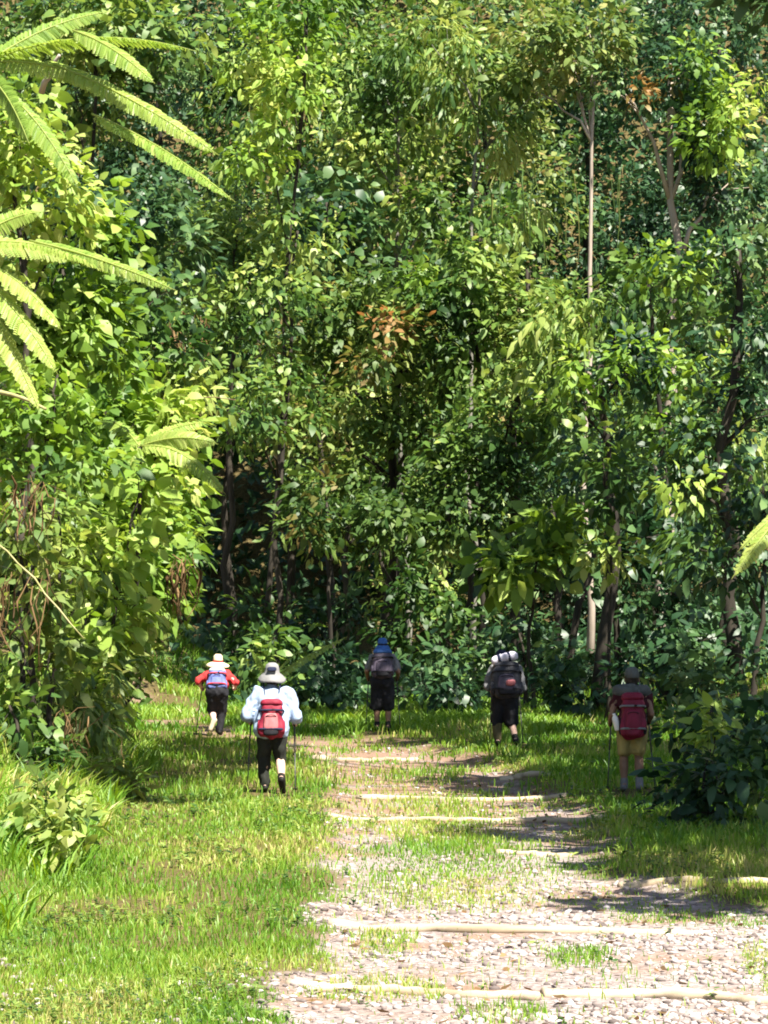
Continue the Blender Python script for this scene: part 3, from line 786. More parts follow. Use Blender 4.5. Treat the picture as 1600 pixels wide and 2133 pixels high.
R1 = P(-60, 150, 38)
fern('tree_fern', 'upper tree fern with long sunlit fronds reaching in from the left edge', R1, (R1[0] - 0.3, 38.3), [
    (P(-40, 130, 38), P(408, 104, 36.6), 0.34, 0.24, 0.5),
    (P(150, 60, 37.3), P(322, 172, 36.4), 0.12, 0.2, 0.55),
    (P(-50, 130, 38), P(350, 268, 37.0), 0.42, 0.2, 0.65),
    (P(110, 130, 37.6), P(456, 322, 36.2), 0.12, 0.2, 0.7),
    (P(190, 235, 37.2), P(490, 420, 36.0), 0.14, 0.2, 0.45),
    (P(-50, 160, 38), P(166, 398, 37.2), 0.38, 0.22, 0.4),
    (P(-50, 150, 38), P(60, 300, 36.5), 0.3, 0.2, 0.3),
    (P(-60, 150, 38), P(230, 20, 38.6), 0.2, 0.22, 0.35),
    (P(-60, 150, 38), P(-330, 60, 38.6), 0.3, 0.22, 0.4),
    (P(-60, 150, 38), P(-260, 330, 37.6), 0.35, 0.22, 0.4),
    (P(-60, 150, 38), P(-80, 20, 39.4), 0.3, 0.2, 0.4),
])
R2 = P(-90, 520, 36)
fern('tree_fern', 'lower tree fern with yellow-green fronds drooping at the left edge', R2, (R2[0] - 0.2, 36.2), [
    (P(-80, 510, 36), P(255, 575, 35.0), 0.25, 0.22, 0.75),
    (P(60, 500, 35.6), P(365, 604, 34.6), 0.08, 0.14, 0.6),
    (P(-80, 520, 36), P(150, 545, 36.4), 0.22, 0.22, 0.8),
    (P(-80, 540, 36), P(130, 690, 35.2), 0.3, 0.24, 0.85),
    (P(-80, 560, 36), P(120, 780, 35.0), 0.28, 0.24, 0.75),
    (P(-80, 580, 36), P(85, 862, 35.0), 0.24, 0.2, 0.9),
    (P(-80, 520, 36), P(-300, 480, 36.4), 0.3, 0.22, 0.6),
    (P(-80, 540, 36), P(-280, 720, 35.6), 0.3, 0.22, 0.6),
    (P(-80, 520, 36), P(90, 440, 37.2), 0.15, 0.2, 0.6),
])
R3 = P(290, 930, 51.2)
fern('fern', 'small sunlit fern jutting out over the black hollow', R3, (R3[0] - 0.5, 53.5), [
    (R3, P(455, 925, 51), 0.18, 0.24, 0.8),
    (R3, P(470, 1030, 50.8), 0.38, 0.24, 0.7),
    (R3, P(430, 880, 52), 0.14, 0.2, 0.7),
    (R3, P(250, 1050, 51), 0.2, 0.22, 0.5),
    (R3, P(200, 880, 52), 0.25, 0.22, 0.5),
], trunk_r=0.03, npairs=26)
R4 = P(1720, 1010, 31)
fern('fern', 'bright fern frond poking in from the right edge', R4, (R4[0] + 0.1, 31.2), [
    (R4, P(1524, 1206, 30.0), 0.18, 0.16, 0.9),
    (R4, P(1536, 1150, 30.6), 0.12, 0.08, 0.85),
    (R4, P(1640, 1230, 30.4), 0.2, 0.16, 0.6),
    (R4, P(1850, 1150, 31), 0.25, 0.2, 0.5),
    (R4, P(1800, 900, 31.5), 0.2, 0.2, 0.5),
    (R4, P(1900, 1050, 30.5), 0.25, 0.2, 0.6),
    (R4, P(1700, 1190, 32.0), 0.25, 0.2, 0.5),
    (R4, P(1780, 1180, 30.2), 0.25, 0.2, 0.6),
], trunk_r=0.06, npairs=30)

# ------------------------------------------------------------------ vines, dead leaves, fallen wood
def strands(name, label, cat, px0, px1, py0, py1, Y, n, mat, w=(0.02, 0.05), sway=14, group=None):
    c = P((px0 + px1) / 2, py1, Y)
    o = empty(name, c, label, cat, group)
    k = Y / F
    s = Soup()
    for i in range(n):
        x = rng.uniform(px0, px1)
        y0 = py0 + rng.uniform(0, 40)
        y1 = rng.uniform(py0 + (py1 - py0) * 0.45, py1)
        yy = Y + rng.normal(0, 0.25)
        a, b = P(x, y0, yy), P(x + rng.normal(0, sway), y1, yy)
        pts = curve_pts(a, b, rng.normal(0, 0.1, 3), 6, 0.03)
        r = rng.uniform(*w)
        tube(s, pts, np.array([0.3, 0.8, 1, 0.9, 0.6, 0.15]) * r, 4, True, rng.random(), 0.35)
    m = put('strand', s.mesh('strand', M[mat], False, c), o)
    m['kind'] = 'stuff'
    return o


strands('dead_leaf_skirt', 'brown dead leaves hanging on the bank edge left of the black hollow', 'dead leaves', 355, 405, 1150, 1315, 53, 20, 'dry', (0.015, 0.04), 14)
strands('hanging_vine', 'brown dead vines hanging at the left edge halfway up', 'vine', -10, 95, 990, 1150, 42.5, 22, 'dry', (0.008, 0.028), 18)
strands('hanging_vine', 'dry straw-brown vines draped over the bank beside the lawn', 'vine', 120, 215, 1470, 1640, 42, 14, 'dry', (0.006, 0.016), 26)
strands('hanging_vine', 'brown roots hanging in the dark gap at left of centre', 'vine', 330, 430, 640, 840, 62, 20, 'dry', (0.02, 0.04), 18)
strands('hanging_vine', 'brown vine tangle low on the left edge', 'vine', 0, 110, 1180, 1420, 42, 16, 'dry', (0.008, 0.022), 30)
strands('hanging_vine', 'thin lianas hanging in front of the shaded right-hand forest', 'vine', 1030, 1330, 340, 640, 80, 16, 'olive', (0.02, 0.035), 10)


def stick(name, label, cat, pts, r0, r1, mat, seg=8):
    pts = np.asarray(pts, float)
    s = Soup()
    n = len(pts)
    tube(s, pts, np.linspace(r0, r1, n) * rng.uniform(0.8, 1.15, n), seg)
    o = put(name, s.mesh(name, M[mat], True, pts[0]), None, pts[0])
    return tag(o, label, cat)


a, b = P(560, 1420, 70), P(724, 1326, 68.5)
fern('fern', 'single sunlit fern frond slanting up behind the pale-shirted hiker', a, (a[0] - 0.05, 70.1), [(a, b, 0.1, 0.16, 0.8), (a, P(640, 1345, 69.5), 0.12, 0.14, 0.5), (a, P(520, 1350, 69.5), 0.12, 0.14, 0.5)], trunk_r=0.03, npairs=22)
stick('cane_stem', 'pale cane slanting down through the vines at the left edge', 'stem', curve_pts(P(-10, 1130, 41.5), P(175, 1330, 41), (0, 0, 0.05), 8, 0.02), 0.013, 0.008, 'cane')
stick('cane_stem', 'thin horizontal twig crossing in front of the dark gap on the left', 'stem', curve_pts(P(180, 836, 56), P(490, 833, 55), (0, 0, 0.03), 8, 0.03), 0.014, 0.008, 'vine')
stick('cane_stem', 'pale yellow stalk arching at far left below the lower tree fern', 'stem', curve_pts(P(-20, 815, 40), P(95, 852, 39.6), (0, 0, 0.04), 6), 0.03, 0.015, 'cane')
stick('cane_stem', 'short pinkish branch stub among the upper tree fern fronds', 'stem', curve_pts(P(85, 190, 40), P(122, 112, 39.6), (0, 0, 0.0), 5, 0.01), 0.035, 0.02, 'bark_pale')

# ------------------------------------------------------------------ logs laid across the track
logs = [
    (600, 2040, 1120, 2062, 0.045, 'pale log across the gravel nearest the bottom, left piece'),
    (1130, 2052, 1640, 2068, 0.05, 'pale log across the gravel nearest the bottom, right piece'),
    (685, 1908, 1480, 1921, 0.05, 'long pale log across the track below the grass median'),
    (1290, 1838, 1640, 1839, 0.04, 'thin pale log at the right verge beside the shadow'),
    (1035, 1776, 1192, 1782, 0.05, 'short pale log to the right of the grass median'),
    (682, 1700, 1310, 1712, 0.05, 'long pale log level with the feet of the khaki-shorts hiker'),
    (745, 1654, 1180, 1660, 0.05, 'pale log across the track right of the white-shirted hiker'),
    (1040, 1618, 1180, 1616, 0.05, 'short pale log by the shadow ahead of the khaki-shorts hiker'),
    (640, 1576, 870, 1572, 0.05, 'farthest pale log across the brown part of the track'),
]
for (x0, y0, x1, y1, r, lab) in logs:
    Y0, Y1 = CAMZ * F / (y0 - HOR), CAMZ * F / (y1 - HOR)
    a, b = P(x0, y0, Y0), P(x1, y1, Y1)
    pts = curve_pts(a, b, (0, rng.normal(0, 0.08), 0), 22, 0.02)
    pts[:, 2] = ground_h(pts[:, 0], pts[:, 1]) + r * np.interp(np.arange(22), np.arange(0, 24, 3), rng.uniform(-0.2, 0.55, 8))
    stick('cross_log', lab, 'log', pts, r, r * 0.85, 'log', 9)['group'] = 'logs laid across the track'


# ------------------------------------------------------------------ grass, weeds, gravel, leaf litter
def blades(s, x, y, h, w, tint, lean=0.45):
    n = len(x)
    z = ground_h(x, y)
    base = np.stack([x, y, z - 0.005], 1)
    az = rng.uniform(0, 2 * np.pi, n)
    ld = np.stack([np.cos(az), np.sin(az), np.zeros(n)], 1)
    fa = rng.uniform(0, 2 * np.pi, n)
    sd = np.stack([np.cos(fa), np.sin(fa) * 0.5, np.zeros(n)], 1)
    le = (lean * rng.uniform(0.2, 1.3, n) * h)[:, None]
    up = np.array([0, 0, 1.0])
    w = w[:, None]
    mid = base + up * (h * 0.6)[:, None] + ld * le * 0.4
    tip = base + up * (h * rng.uniform(0.75, 1.0, n))[:, None] + ld * le
    v = np.stack([base - sd * w / 2, base + sd * w / 2, mid + sd * w * 0.42, mid - sd * w * 0.42, tip], 1).reshape(-1, 3)
    T = np.array([[0, 1, 2], [0, 2, 3], [3, 2, 4]])
    f = (T[None] + (np.arange(n) * 5)[:, None, None]).reshape(-1, 3)
    s.add(v, f, np.repeat(tint, 5))


def scatter(n, ylo, yhi, margin=0.5):
    """points over the wedge of ground in front of the camera, evenly per screen area"""
    iy = rng.uniform(1 / yhi, 1 / ylo, n)
    y = 1 / iy
    half = 800 / F * y + margin
    x = rng.uniform(-1, 1, n) * half
    return x, y


def grass_prob(x, y):
    tr = track_mask(x, y)
    lawn = (1 - tr)
    patch = n2(x, y * 0.5, 0.7, 21)
    med_c = 0.55 + 0.25 * (n2(np.zeros_like(y), y, 6, 31) - 0.5)
    med = np.exp(-((x - med_c) / 0.75) ** 2) * sstep(29.5, 31, y) * (1 - sstep(40, 50, y) * 0.75) * (1 - sstep(50, 58, y))
    p = lawn * (0.35 + 0.65 * sstep(0.25, 0.5, patch))
    p = np.maximum(p, med * sstep(0.14, 0.34, patch + 0.12))
    p = np.maximum(p, tr * sstep(38, 46, y) * sstep(0.54, 0.7, patch) * 0.5)
    p = np.maximum(p, tr * sstep(0.58, 0.74, patch) * 0.6)
    p = np.maximum(p, tr * 0.03)
    nearleft = (1 - sstep(23.0, 26.0, y)) * sstep(-3.2, -0.8, x)
    p *= 1 - 0.55 * nearleft * (n2(x, y, 0.5, 44) > 0.42)
    return p


x, y = scatter(310000, 19, 90, 1.2)
keep = rng.random(len(x)) < grass_prob(x, y)
FEET = [(-1.42, 46.0), (-2.95, 63.5), (-0.02, 65.2), (1.97, 59.4), (3.1, 45.6)]


def clear_feet(x, y):
    k = np.ones(len(x), bool)
    for (fx, fy) in FEET:
        k &= ~((np.abs(x - fx) < 0.34) & (y > fy - 2.2) & (y < fy + 0.3) & (rng.random(len(x)) < 0.85))
    return k


keep &= clear_feet(x, y)
x, y = x[keep], y[keep]
tall = 0.45 + 1.0 * n2(x, y * 0.4, 0.8, 51)
tall *= 0.8 + 0.2 * sstep(-0.05, 0.5, path_left(y) - x) + 0.5 * (x > path_right(y))
h = rng.uniform(0.04, 0.15, len(x)) * np.clip(tall, 0.3, 1.6) * np.clip(y / 45, 0.7, 1.1)
w = rng.uniform(0.006, 0.013, len(x)) * np.clip(y / 30, 0.85, 2.2)
tn = np.clip(0.27 + 0.8 * n2(x, y * 0.4, 0.9, 61) * rng.uniform(0.5, 1.2, len(x)) + rng.normal(0, 0.16, len(x)), 0, 1)
onleft = x < path_left(y) + 0.1
for nm, lab, msk in (('lawn_grass', 'short bright green grass covering the left verge', onleft),
                     ('track_grass', 'grass tufts growing along the middle and right side of the track', ~onleft)):
    s = Soup()
    blades(s, x[msk], y[msk], h[msk], w[msk], tn[msk])
    tag(put(nm, s.mesh(nm, M['grass'])), lab, 'grass', kind='stuff')

# tall grass on the mound by the bend and at the foot of the forest
s = Soup()
xm, ym = rng.uniform(-9.5, 3.5, 50000), rng.uniform(64, 84, 50000)
k = (track_mask(xm, ym) < 0.3) & (n2(xm, ym, 1.3, 71) > 0.36)
k &= clear_feet(xm, ym)
xm, ym = xm[k], ym[k]
blades(s, xm, ym, rng.uniform(0.1, 0.28, len(xm)), rng.uniform(0.02, 0.04, len(xm)), np.clip(0.15 + 0.6 * n2(xm, ym, 2, 72) + rng.normal(0, 0.1, len(xm)), 0, 1), 0.7)
tag(put('tall_grass', s.mesh('tall_grass', M['grass'])), 'taller grass on the mound and forest edge around the track bend', 'grass', kind='stuff')
s = Soup()
xm, ym = rng.uniform(1.5, 8.0, 32000), rng.uniform(36, 70, 32000)
k = (xm > path_right(ym) + 0.2) & (n2(xm, ym, 0.9, 81) > 0.4)
k &= clear_feet(xm, ym)
xm, ym = xm[k], ym[k]
blades(s, xm, ym, rng.uniform(0.06, 0.2, len(xm)), rng.uniform(0.012, 0.028, len(xm)), np.clip(0.05 + 0.5 * n2(xm, ym, 2, 72) + rng.normal(0, 0.1, len(xm)), 0, 1), 0.7)
tag(put('verge_grass', s.mesh('verge_grass', M['grass'])), 'long green grass on the shaded right verge', 'grass', kind='stuff')

s = Soup()
xm, ym = rng.uniform(-7.5, -2.6, 60000), rng.uniform(27, 64, 60000)
k = (xm < bank_left(ym) + 0.25) & (np.abs(xm) < 800 / F * ym + 0.6) & (n2(xm, ym, 0.8, 83) > 0.3)
k &= clear_feet(xm, ym)
xm, ym = xm[k], ym[k]
blades(s, xm, ym, rng.uniform(0.12, 0.45, len(xm)), rng.uniform(0.012, 0.03, len(xm)), np.clip(0.1 + 0.9 * n2(xm, ym, 1.2, 84) + rng.normal(0, 0.15, len(xm)), 0, 1), 0.9)
tag(put('bank_grass', s.mesh('bank_grass', M['grass'])), 'long arching grass on the left bank under the bushes', 'grass', kind='stuff')

# broad-leaved weeds in the lawn and along the track edge
s = Soup()
x, y = scatter(5200, 20, 62)
k = (rng.random(len(x)) < (1 - track_mask(x, y)) * (n2(x, y * 0.5, 0.9, 93) > 0.52) + 0.02) & (x < 4.5) & clear_feet(x, y)
x, y = x[k], y[k]
m_ = 7
az = (rng.uniform(0, 6.28, (len(x), 1)) + np.arange(m_) * 0.9 + rng.normal(0, 0.2, (len(x), m_))).ravel()
pp = np.repeat(np.stack([x, y, ground_h(x, y) + 0.01], 1), m_, 0)
pp[:, 2] += np.tile(np.linspace(0, 0.08, m_), len(x)) * np.repeat(rng.uniform(0.2, 1.4, len(x)), m_)
n = len(pp)
add_leaves(s, pp, np.stack([np.cos(az), np.sin(az), rng.uniform(0.2, 0.8, n)], 1), unit(np.array([0, 0, 1.0]) + rng.normal(0, 0.2, (n, 3))), rng.uniform(0.04, 0.1, n) * np.clip(pp[:, 1] / 36, 0.6, 1.1), rng.uniform(0.02, 0.045, n) * np.clip(pp[:, 1] / 36, 0.6, 1.1), np.clip(np.repeat(rng.random(len(x)), m_) * 0.8 + rng.random(n) * 0.2, 0, 1))
tag(put('weeds', s.mesh('weeds', M['mid'])), 'small broad-leaved weeds scattered through the verge grass', 'weeds', kind='stuff')

# gravel
ico = bmesh.new()
bmesh.ops.create_icosphere(ico, subdivisions=1, radius=1.0)
ICO_V = np.array([v.co[:] for v in ico.verts])
ico.faces.ensure_lookup_table()
ICO_F = np.array([[v.index for v in f.verts] for f in ico.faces])
ico.free()


def stones(n, ylo, yhi, rlo, rhi, prob):
    x, y = scatter(n, ylo, yhi)
    k = rng.random(n) < prob(x, y)
    x, y = x[k], y[k]
    n = len(x)
    r = np.exp(rng.uniform(np.log(rlo), np.log(rhi), n))
    sc = r[:, None] * rng.uniform(0.6, 1.2, (n, 3)) * np.array([1.1, 1.1, 0.65])
    a = rng.uniform(0, 6.28, n)
    jv = ICO_V[None] * rng.uniform(0.75, 1.2, (n, len(ICO_V), 1)) * sc[:, None]
    ca, sa = np.cos(a)[:, None], np.sin(a)[:, None]
    v = np.stack([jv[..., 0] * ca - jv[..., 1] * sa, jv[..., 0] * sa + jv[..., 1] * ca, jv[..., 2]], -1)
    v = v + np.stack([x, y, ground_h(x, y) + r * 0.18], 1)[:, None]
    s = Soup()
    f = (ICO_F[None] + (np.arange(n) * len(ICO_V))[:, None, None]).reshape(-1, 3)
    s.add(v.reshape(-1, 3), f, np.repeat(rng.random(n), len(ICO_V)))
    return s


gm, nt, bs = mat_new('gravel_stone')
at = nt.nodes.new('ShaderNodeAttribute')
at.attribute_name = 'tint'
rr_ = ramp(nt, [(0.0, (0.09, 0.07, 0.065)), (0.35, (0.25, 0.205, 0.19)), (0.75, (0.38, 0.33, 0.31)), (1.0, (0.55, 0.5, 0.48))], at.outputs['Fac'])
nt.links.new(rr_.outputs[0], bs.inputs['Base Color'])
bs.inputs['Roughness'].default_value = 0.9
gr = stones(36000, 19.5, 60, 0.006, 0.04, lambda x, y: np.maximum(track_mask(x, y), 0.3 * (y < 25.5)) * np.where(y < 32, 0.9, 0.45) * (0.25 + 0.75 * sstep(0.3, 0.6, n2(x, y, 0.8, 91))))
tag(put('gravel', gr.mesh('gravel', gm)), 'loose pale pinkish gravel scattered over the track', 'gravel', kind='stuff')

# fallen leaves
s = Soup()
x, y = scatter(6000, 20, 75)
k = rng.random(len(x)) < (track_mask(x, y) * np.where(y > 38, 0.9, 0.12) + 0.02)
x, y = x[k], y[k]
n = len(x)
az = rng.uniform(0, 6.28, n)
add_leaves(s, np.stack([x, y, ground_h(x, y) + 0.015], 1), np.stack([np.cos(az), np.sin(az), rng.normal(0.1, 0.15, n)], 1), unit(np.array([0, 0, 1.0]) + rng.normal(0, 0.3, (n, 3))),
           rng.uniform(0.05, 0.11, n), rng.uniform(0.02, 0.05, n), rng.random(n), droop=-0.1)
tag(put('leaf_litter', s.mesh('leaf_litter', M['dry'])), 'dry brown fallen leaves strewn along the track', 'leaves', kind='stuff')
#SECTION3

# ------------------------------------------------------------------ hikers
def cap_mesh(s, a, ra, b, rb, seg=12):
    """closed tapered capsule"""
    a, b = np.asarray(a, float), np.asarray(b, float)
    d = b - a
    L = np.linalg.norm(d)
    if L < 1e-6:
        d, L = np.array([0, 0, 1e-4]), 1e-4
    t = d / L
    ref = np.array([0, 0, 1.0]) if abs(t[2]) < 0.9 else np.array([1.0, 0, 0])
    u = unit(np.cross(t, ref))
    w = np.cross(t, u)
    rows = []
    for an in np.linspace(-90, 0, 5)[1:]:
        rows.append((a + t * ra * math.sin(math.radians(an)), ra * math.cos(math.radians(an))))
    for an in np.linspace(0, 90, 5)[:-1]:
        rows.append((b + t * rb * math.sin(math.radians(an)), rb * math.cos(math.radians(an))))
    th = np.linspace(0, 2 * np.pi, seg, endpoint=False)
    v = [c + r * (u * math.cos(q) + w * math.sin(q)) for c, r in rows for q in th]
    n = len(rows)
    v += [a - t * ra, b + t * rb]
    f = []
    for i in range(n - 1):
        for j in range(seg):
            k = (j + 1) % seg
            p, q, r, z = i * seg + j, i * seg + k, (i + 1) * seg + k, (i + 1) * seg + j
            f += [(p, q, r), (p, r, z)]
    for j in range(seg):
        k = (j + 1) % seg
        f += [(n * seg, k, j), (n * seg + 1, (n - 1) * seg + j, (n - 1) * seg + k)]
    s.add(np.array(v), np.array(f))


def organic(name, caps, voxel, mat, xf, parent, smooth=6, wrinkle=0.0, ratio=0.35, wscale=0.09):
    """one continuous skin over overlapping capsules, wrinkled, moved to its place under parent"""
    s = Soup()
    for (a, ra, b, rb) in caps:
        cap_mesh(s, a, ra, b, rb)
    me = s.mesh(name + '_tmp', None)
    o = bpy.data.objects.new(name + '_tmp', me)
    COL.objects.link(o)
    m = o.modifiers.new('r', 'REMESH')
    m.mode = 'VOXEL'
    m.voxel_size = voxel
    m.use_smooth_shade = True
    if smooth:
        q = o.modifiers.new('s', 'SMOOTH')
        q.factor = 0.5
        q.iterations = smooth
    if ratio < 1:
        q = o.modifiers.new('d', 'DECIMATE')
        q.ratio = ratio
    dg = bpy.context.evaluated_depsgraph_get()
    ev = bpy.data.meshes.new_from_object(o.evaluated_get(dg))
    bpy.data.objects.remove(o)
    bpy.data.meshes.remove(me)
    n = len(ev.vertices)
    co = np.empty(n * 3, np.float32)
    ev.vertices.foreach_get('co', co)
    co = co.reshape(-1, 3).astype(float)
    if wrinkle:
        no = np.empty(n * 3, np.float32)
        ev.vertices.foreach_get('normal', no)
        st = np.array([1.0, 1.0, 0.8])
        co = co + no.reshape(-1, 3) * ((vnoise(co * st, wscale, 5) + 0.6 * vnoise(co * st, wscale * 0.45, 6) - 0.8) * wrinkle)[:, None]
    ev.vertices.foreach_set('co', np.ascontiguousarray(xf(co), np.float32).ravel())
    ev.polygons.foreach_set('use_smooth', np.ones(len(ev.polygons), bool))
    ev.materials.clear()
    ev.materials.append(mat)
    ev.name = name
    ev.update()
    return put(name, ev, parent)


def superbox(c, size, e=0.45, nu=22, nv=14, wr=0.0, tilt=0.0, taper=0.0, seed=1):
    """rounded soft box; size = full extents"""
    u = np.linspace(-np.pi, np.pi, nu, endpoint=False)
    v = np.linspace(-np.pi / 2, np.pi / 2, nv)
    U, V = np.meshgrid(u, v)
    pw = lambda x: np.sign(x) * np.abs(x) ** e
    X = pw(np.cos(V)) * pw(np.cos(U))
    Y = pw(np.cos(V)) * pw(np.sin(U))
    Z = pw(np.sin(V))
    k = 1 - taper * Z
    p = np.stack([X * k * size[0] / 2, Y * k * size[1] / 2, Z * size[2] / 2], -1).reshape(-1, 3)
    if wr:
        nr = unit(p)
        p = p + nr * ((vnoise(p, 0.07, seed) - 0.5) * wr)[:, None]
    ct, st = math.cos(tilt), math.sin(tilt)
    p = np.stack([p[:, 0], p[:, 1] * ct - p[:, 2] * st, p[:, 1] * st + p[:, 2] * ct], 1) + np.asarray(c)
    i = (np.arange(nu)[None] + np.arange(nv - 1)[:, None] * nu)
    j = ((np.arange(nu) + 1) % nu)[None] + np.arange(nv - 1)[:, None] * nu
    f = np.stack([i, j, j + nu, i + nu], -1).reshape(-1, 4)
    return p, f


def lathe(profile, c, seg=28, wob=0.0, tilt=0.0, roll=0.0, oval=0.9, seed=2):
    prof = np.asarray(profile, float)
    th = np.linspace(0, 2 * np.pi, seg, endpoint=False)
    x = prof[:, 0][:, None] * np.cos(th)[None] * oval
    y = prof[:, 0][:, None] * np.sin(th)[None]
    z = np.repeat(prof[:, 1][:, None], seg, 1)
    p = np.stack([x, y, z], -1).reshape(-1, 3)
    if wob:
        p[:, 2] += (vnoise(p, 0.12, seed) - 0.5) * wob * np.minimum(1, np.hypot(p[:, 0], p[:, 1]) / 0.15)
    ct, st = math.cos(tilt), math.sin(tilt)
    p = np.stack([p[:, 0], p[:, 1] * ct - p[:, 2] * st, p[:, 1] * st + p[:, 2] * ct], 1)
    cr, sr = math.cos(roll), math.sin(roll)
    p = np.stack([p[:, 0] * cr + p[:, 2] * sr, p[:, 1], -p[:, 0] * sr + p[:, 2] * cr], 1) + np.asarray(c)
    n = len(prof)
    i = np.arange(seg)[None] + np.arange(n - 1)[:, None] * seg
    j = ((np.arange(seg) + 1) % seg)[None] + np.arange(n - 1)[:, None] * seg
    f = np.stack([i, j, j + seg, i + seg], -1).reshape(-1, 4)
    return p, f


def cloth(name, c, rough=0.85, var=0.75, sheen=0.0):
    c2 = tuple(min(1, q * (2 - var)) for q in c)
    c1 = tuple(q * var for q in c)
    return noise_mat(name, c1, c2, 11, rough, 0.7, spec=0.2, stretch=(1, 1, 0.55))


C = {
    'skin': noise_mat('skin_tan', (0.17, 0.095, 0.06), (0.24, 0.14, 0.09), 10, 0.55, 0.05),
    'skin_pale': noise_mat('skin_pale', (0.56, 0.36, 0.29), (0.64, 0.43, 0.35), 10, 0.55, 0.05),
    'skin_brown': noise_mat('skin_brown', (0.2, 0.11, 0.065), (0.28, 0.16, 0.1), 10, 0.55, 0.05),
    'hair': noise_mat('dark_hair', (0.012, 0.01, 0.008), (0.04, 0.03, 0.025), 30, 0.5, 0.3),
    'white': cloth('shirt_pale_blue_white', (0.3, 0.38, 0.52), var=0.92),
    'black': cloth('black_cloth', (0.018, 0.018, 0.022)),
    'navy': cloth('navy_cloth', (0.018, 0.022, 0.05)),
    'darkgreen': cloth('dark_trousers', (0.022, 0.024, 0.02)),
    'red': cloth('red_nylon', (0.22, 0.016, 0.036), 0.6),
    'pink': cloth('pink_pocket', (0.4, 0.13, 0.14), 0.6),
    'redshirt': cloth('red_shirt', (0.45, 0.04, 0.04)),
    'blue': cloth('blue_nylon', (0.1, 0.13, 0.32), 0.6),
    'lilac': cloth('lilac_white', (0.62, 0.59, 0.7), 0.7, var=0.9),
    'grey': cloth('grey_cloth', (0.16, 0.16, 0.17)),
    'palegrey': cloth('pale_grey_felt', (0.22, 0.215, 0.22), var=0.9),
    'greypurple': cloth('grey_purple_nylon', (0.085, 0.07, 0.1), 0.6),
    'darkgrey': cloth('dark_grey_nylon', (0.045, 0.045, 0.055), 0.6),
    'capgrey': cloth('cap_grey', (0.09, 0.095, 0.09)),
    'maroon': cloth('maroon_nylon', (0.17, 0.014, 0.035), 0.55),
    'maroonshirt': cloth('dark_maroon_shirt', (0.05, 0.01, 0.015)),
    'khaki': cloth('khaki_cotton', (0.3, 0.245, 0.09)),
    'olive': cloth('olive_gaiter', (0.12, 0.1, 0.05)),
    'cream': cloth('cream_straw', (0.72, 0.58, 0.38), var=0.9),
    'bluehat': cloth('blue_hat', (0.05, 0.13, 0.36)),
    'boot': cloth('black_boot', (0.012, 0.011, 0.01), 0.6),
    'tan_boot': cloth('pale_shoe', (0.5, 0.42, 0.3), 0.7),
    'metal': noise_mat('pole_metal', (0.05, 0.05, 0.05), (0.09, 0.09, 0.09), 10, 0.4),
    'bottle': noise_mat('white_bottle', (0.75, 0.74, 0.7), (0.85, 0.84, 0.8), 5, 0.35),
}


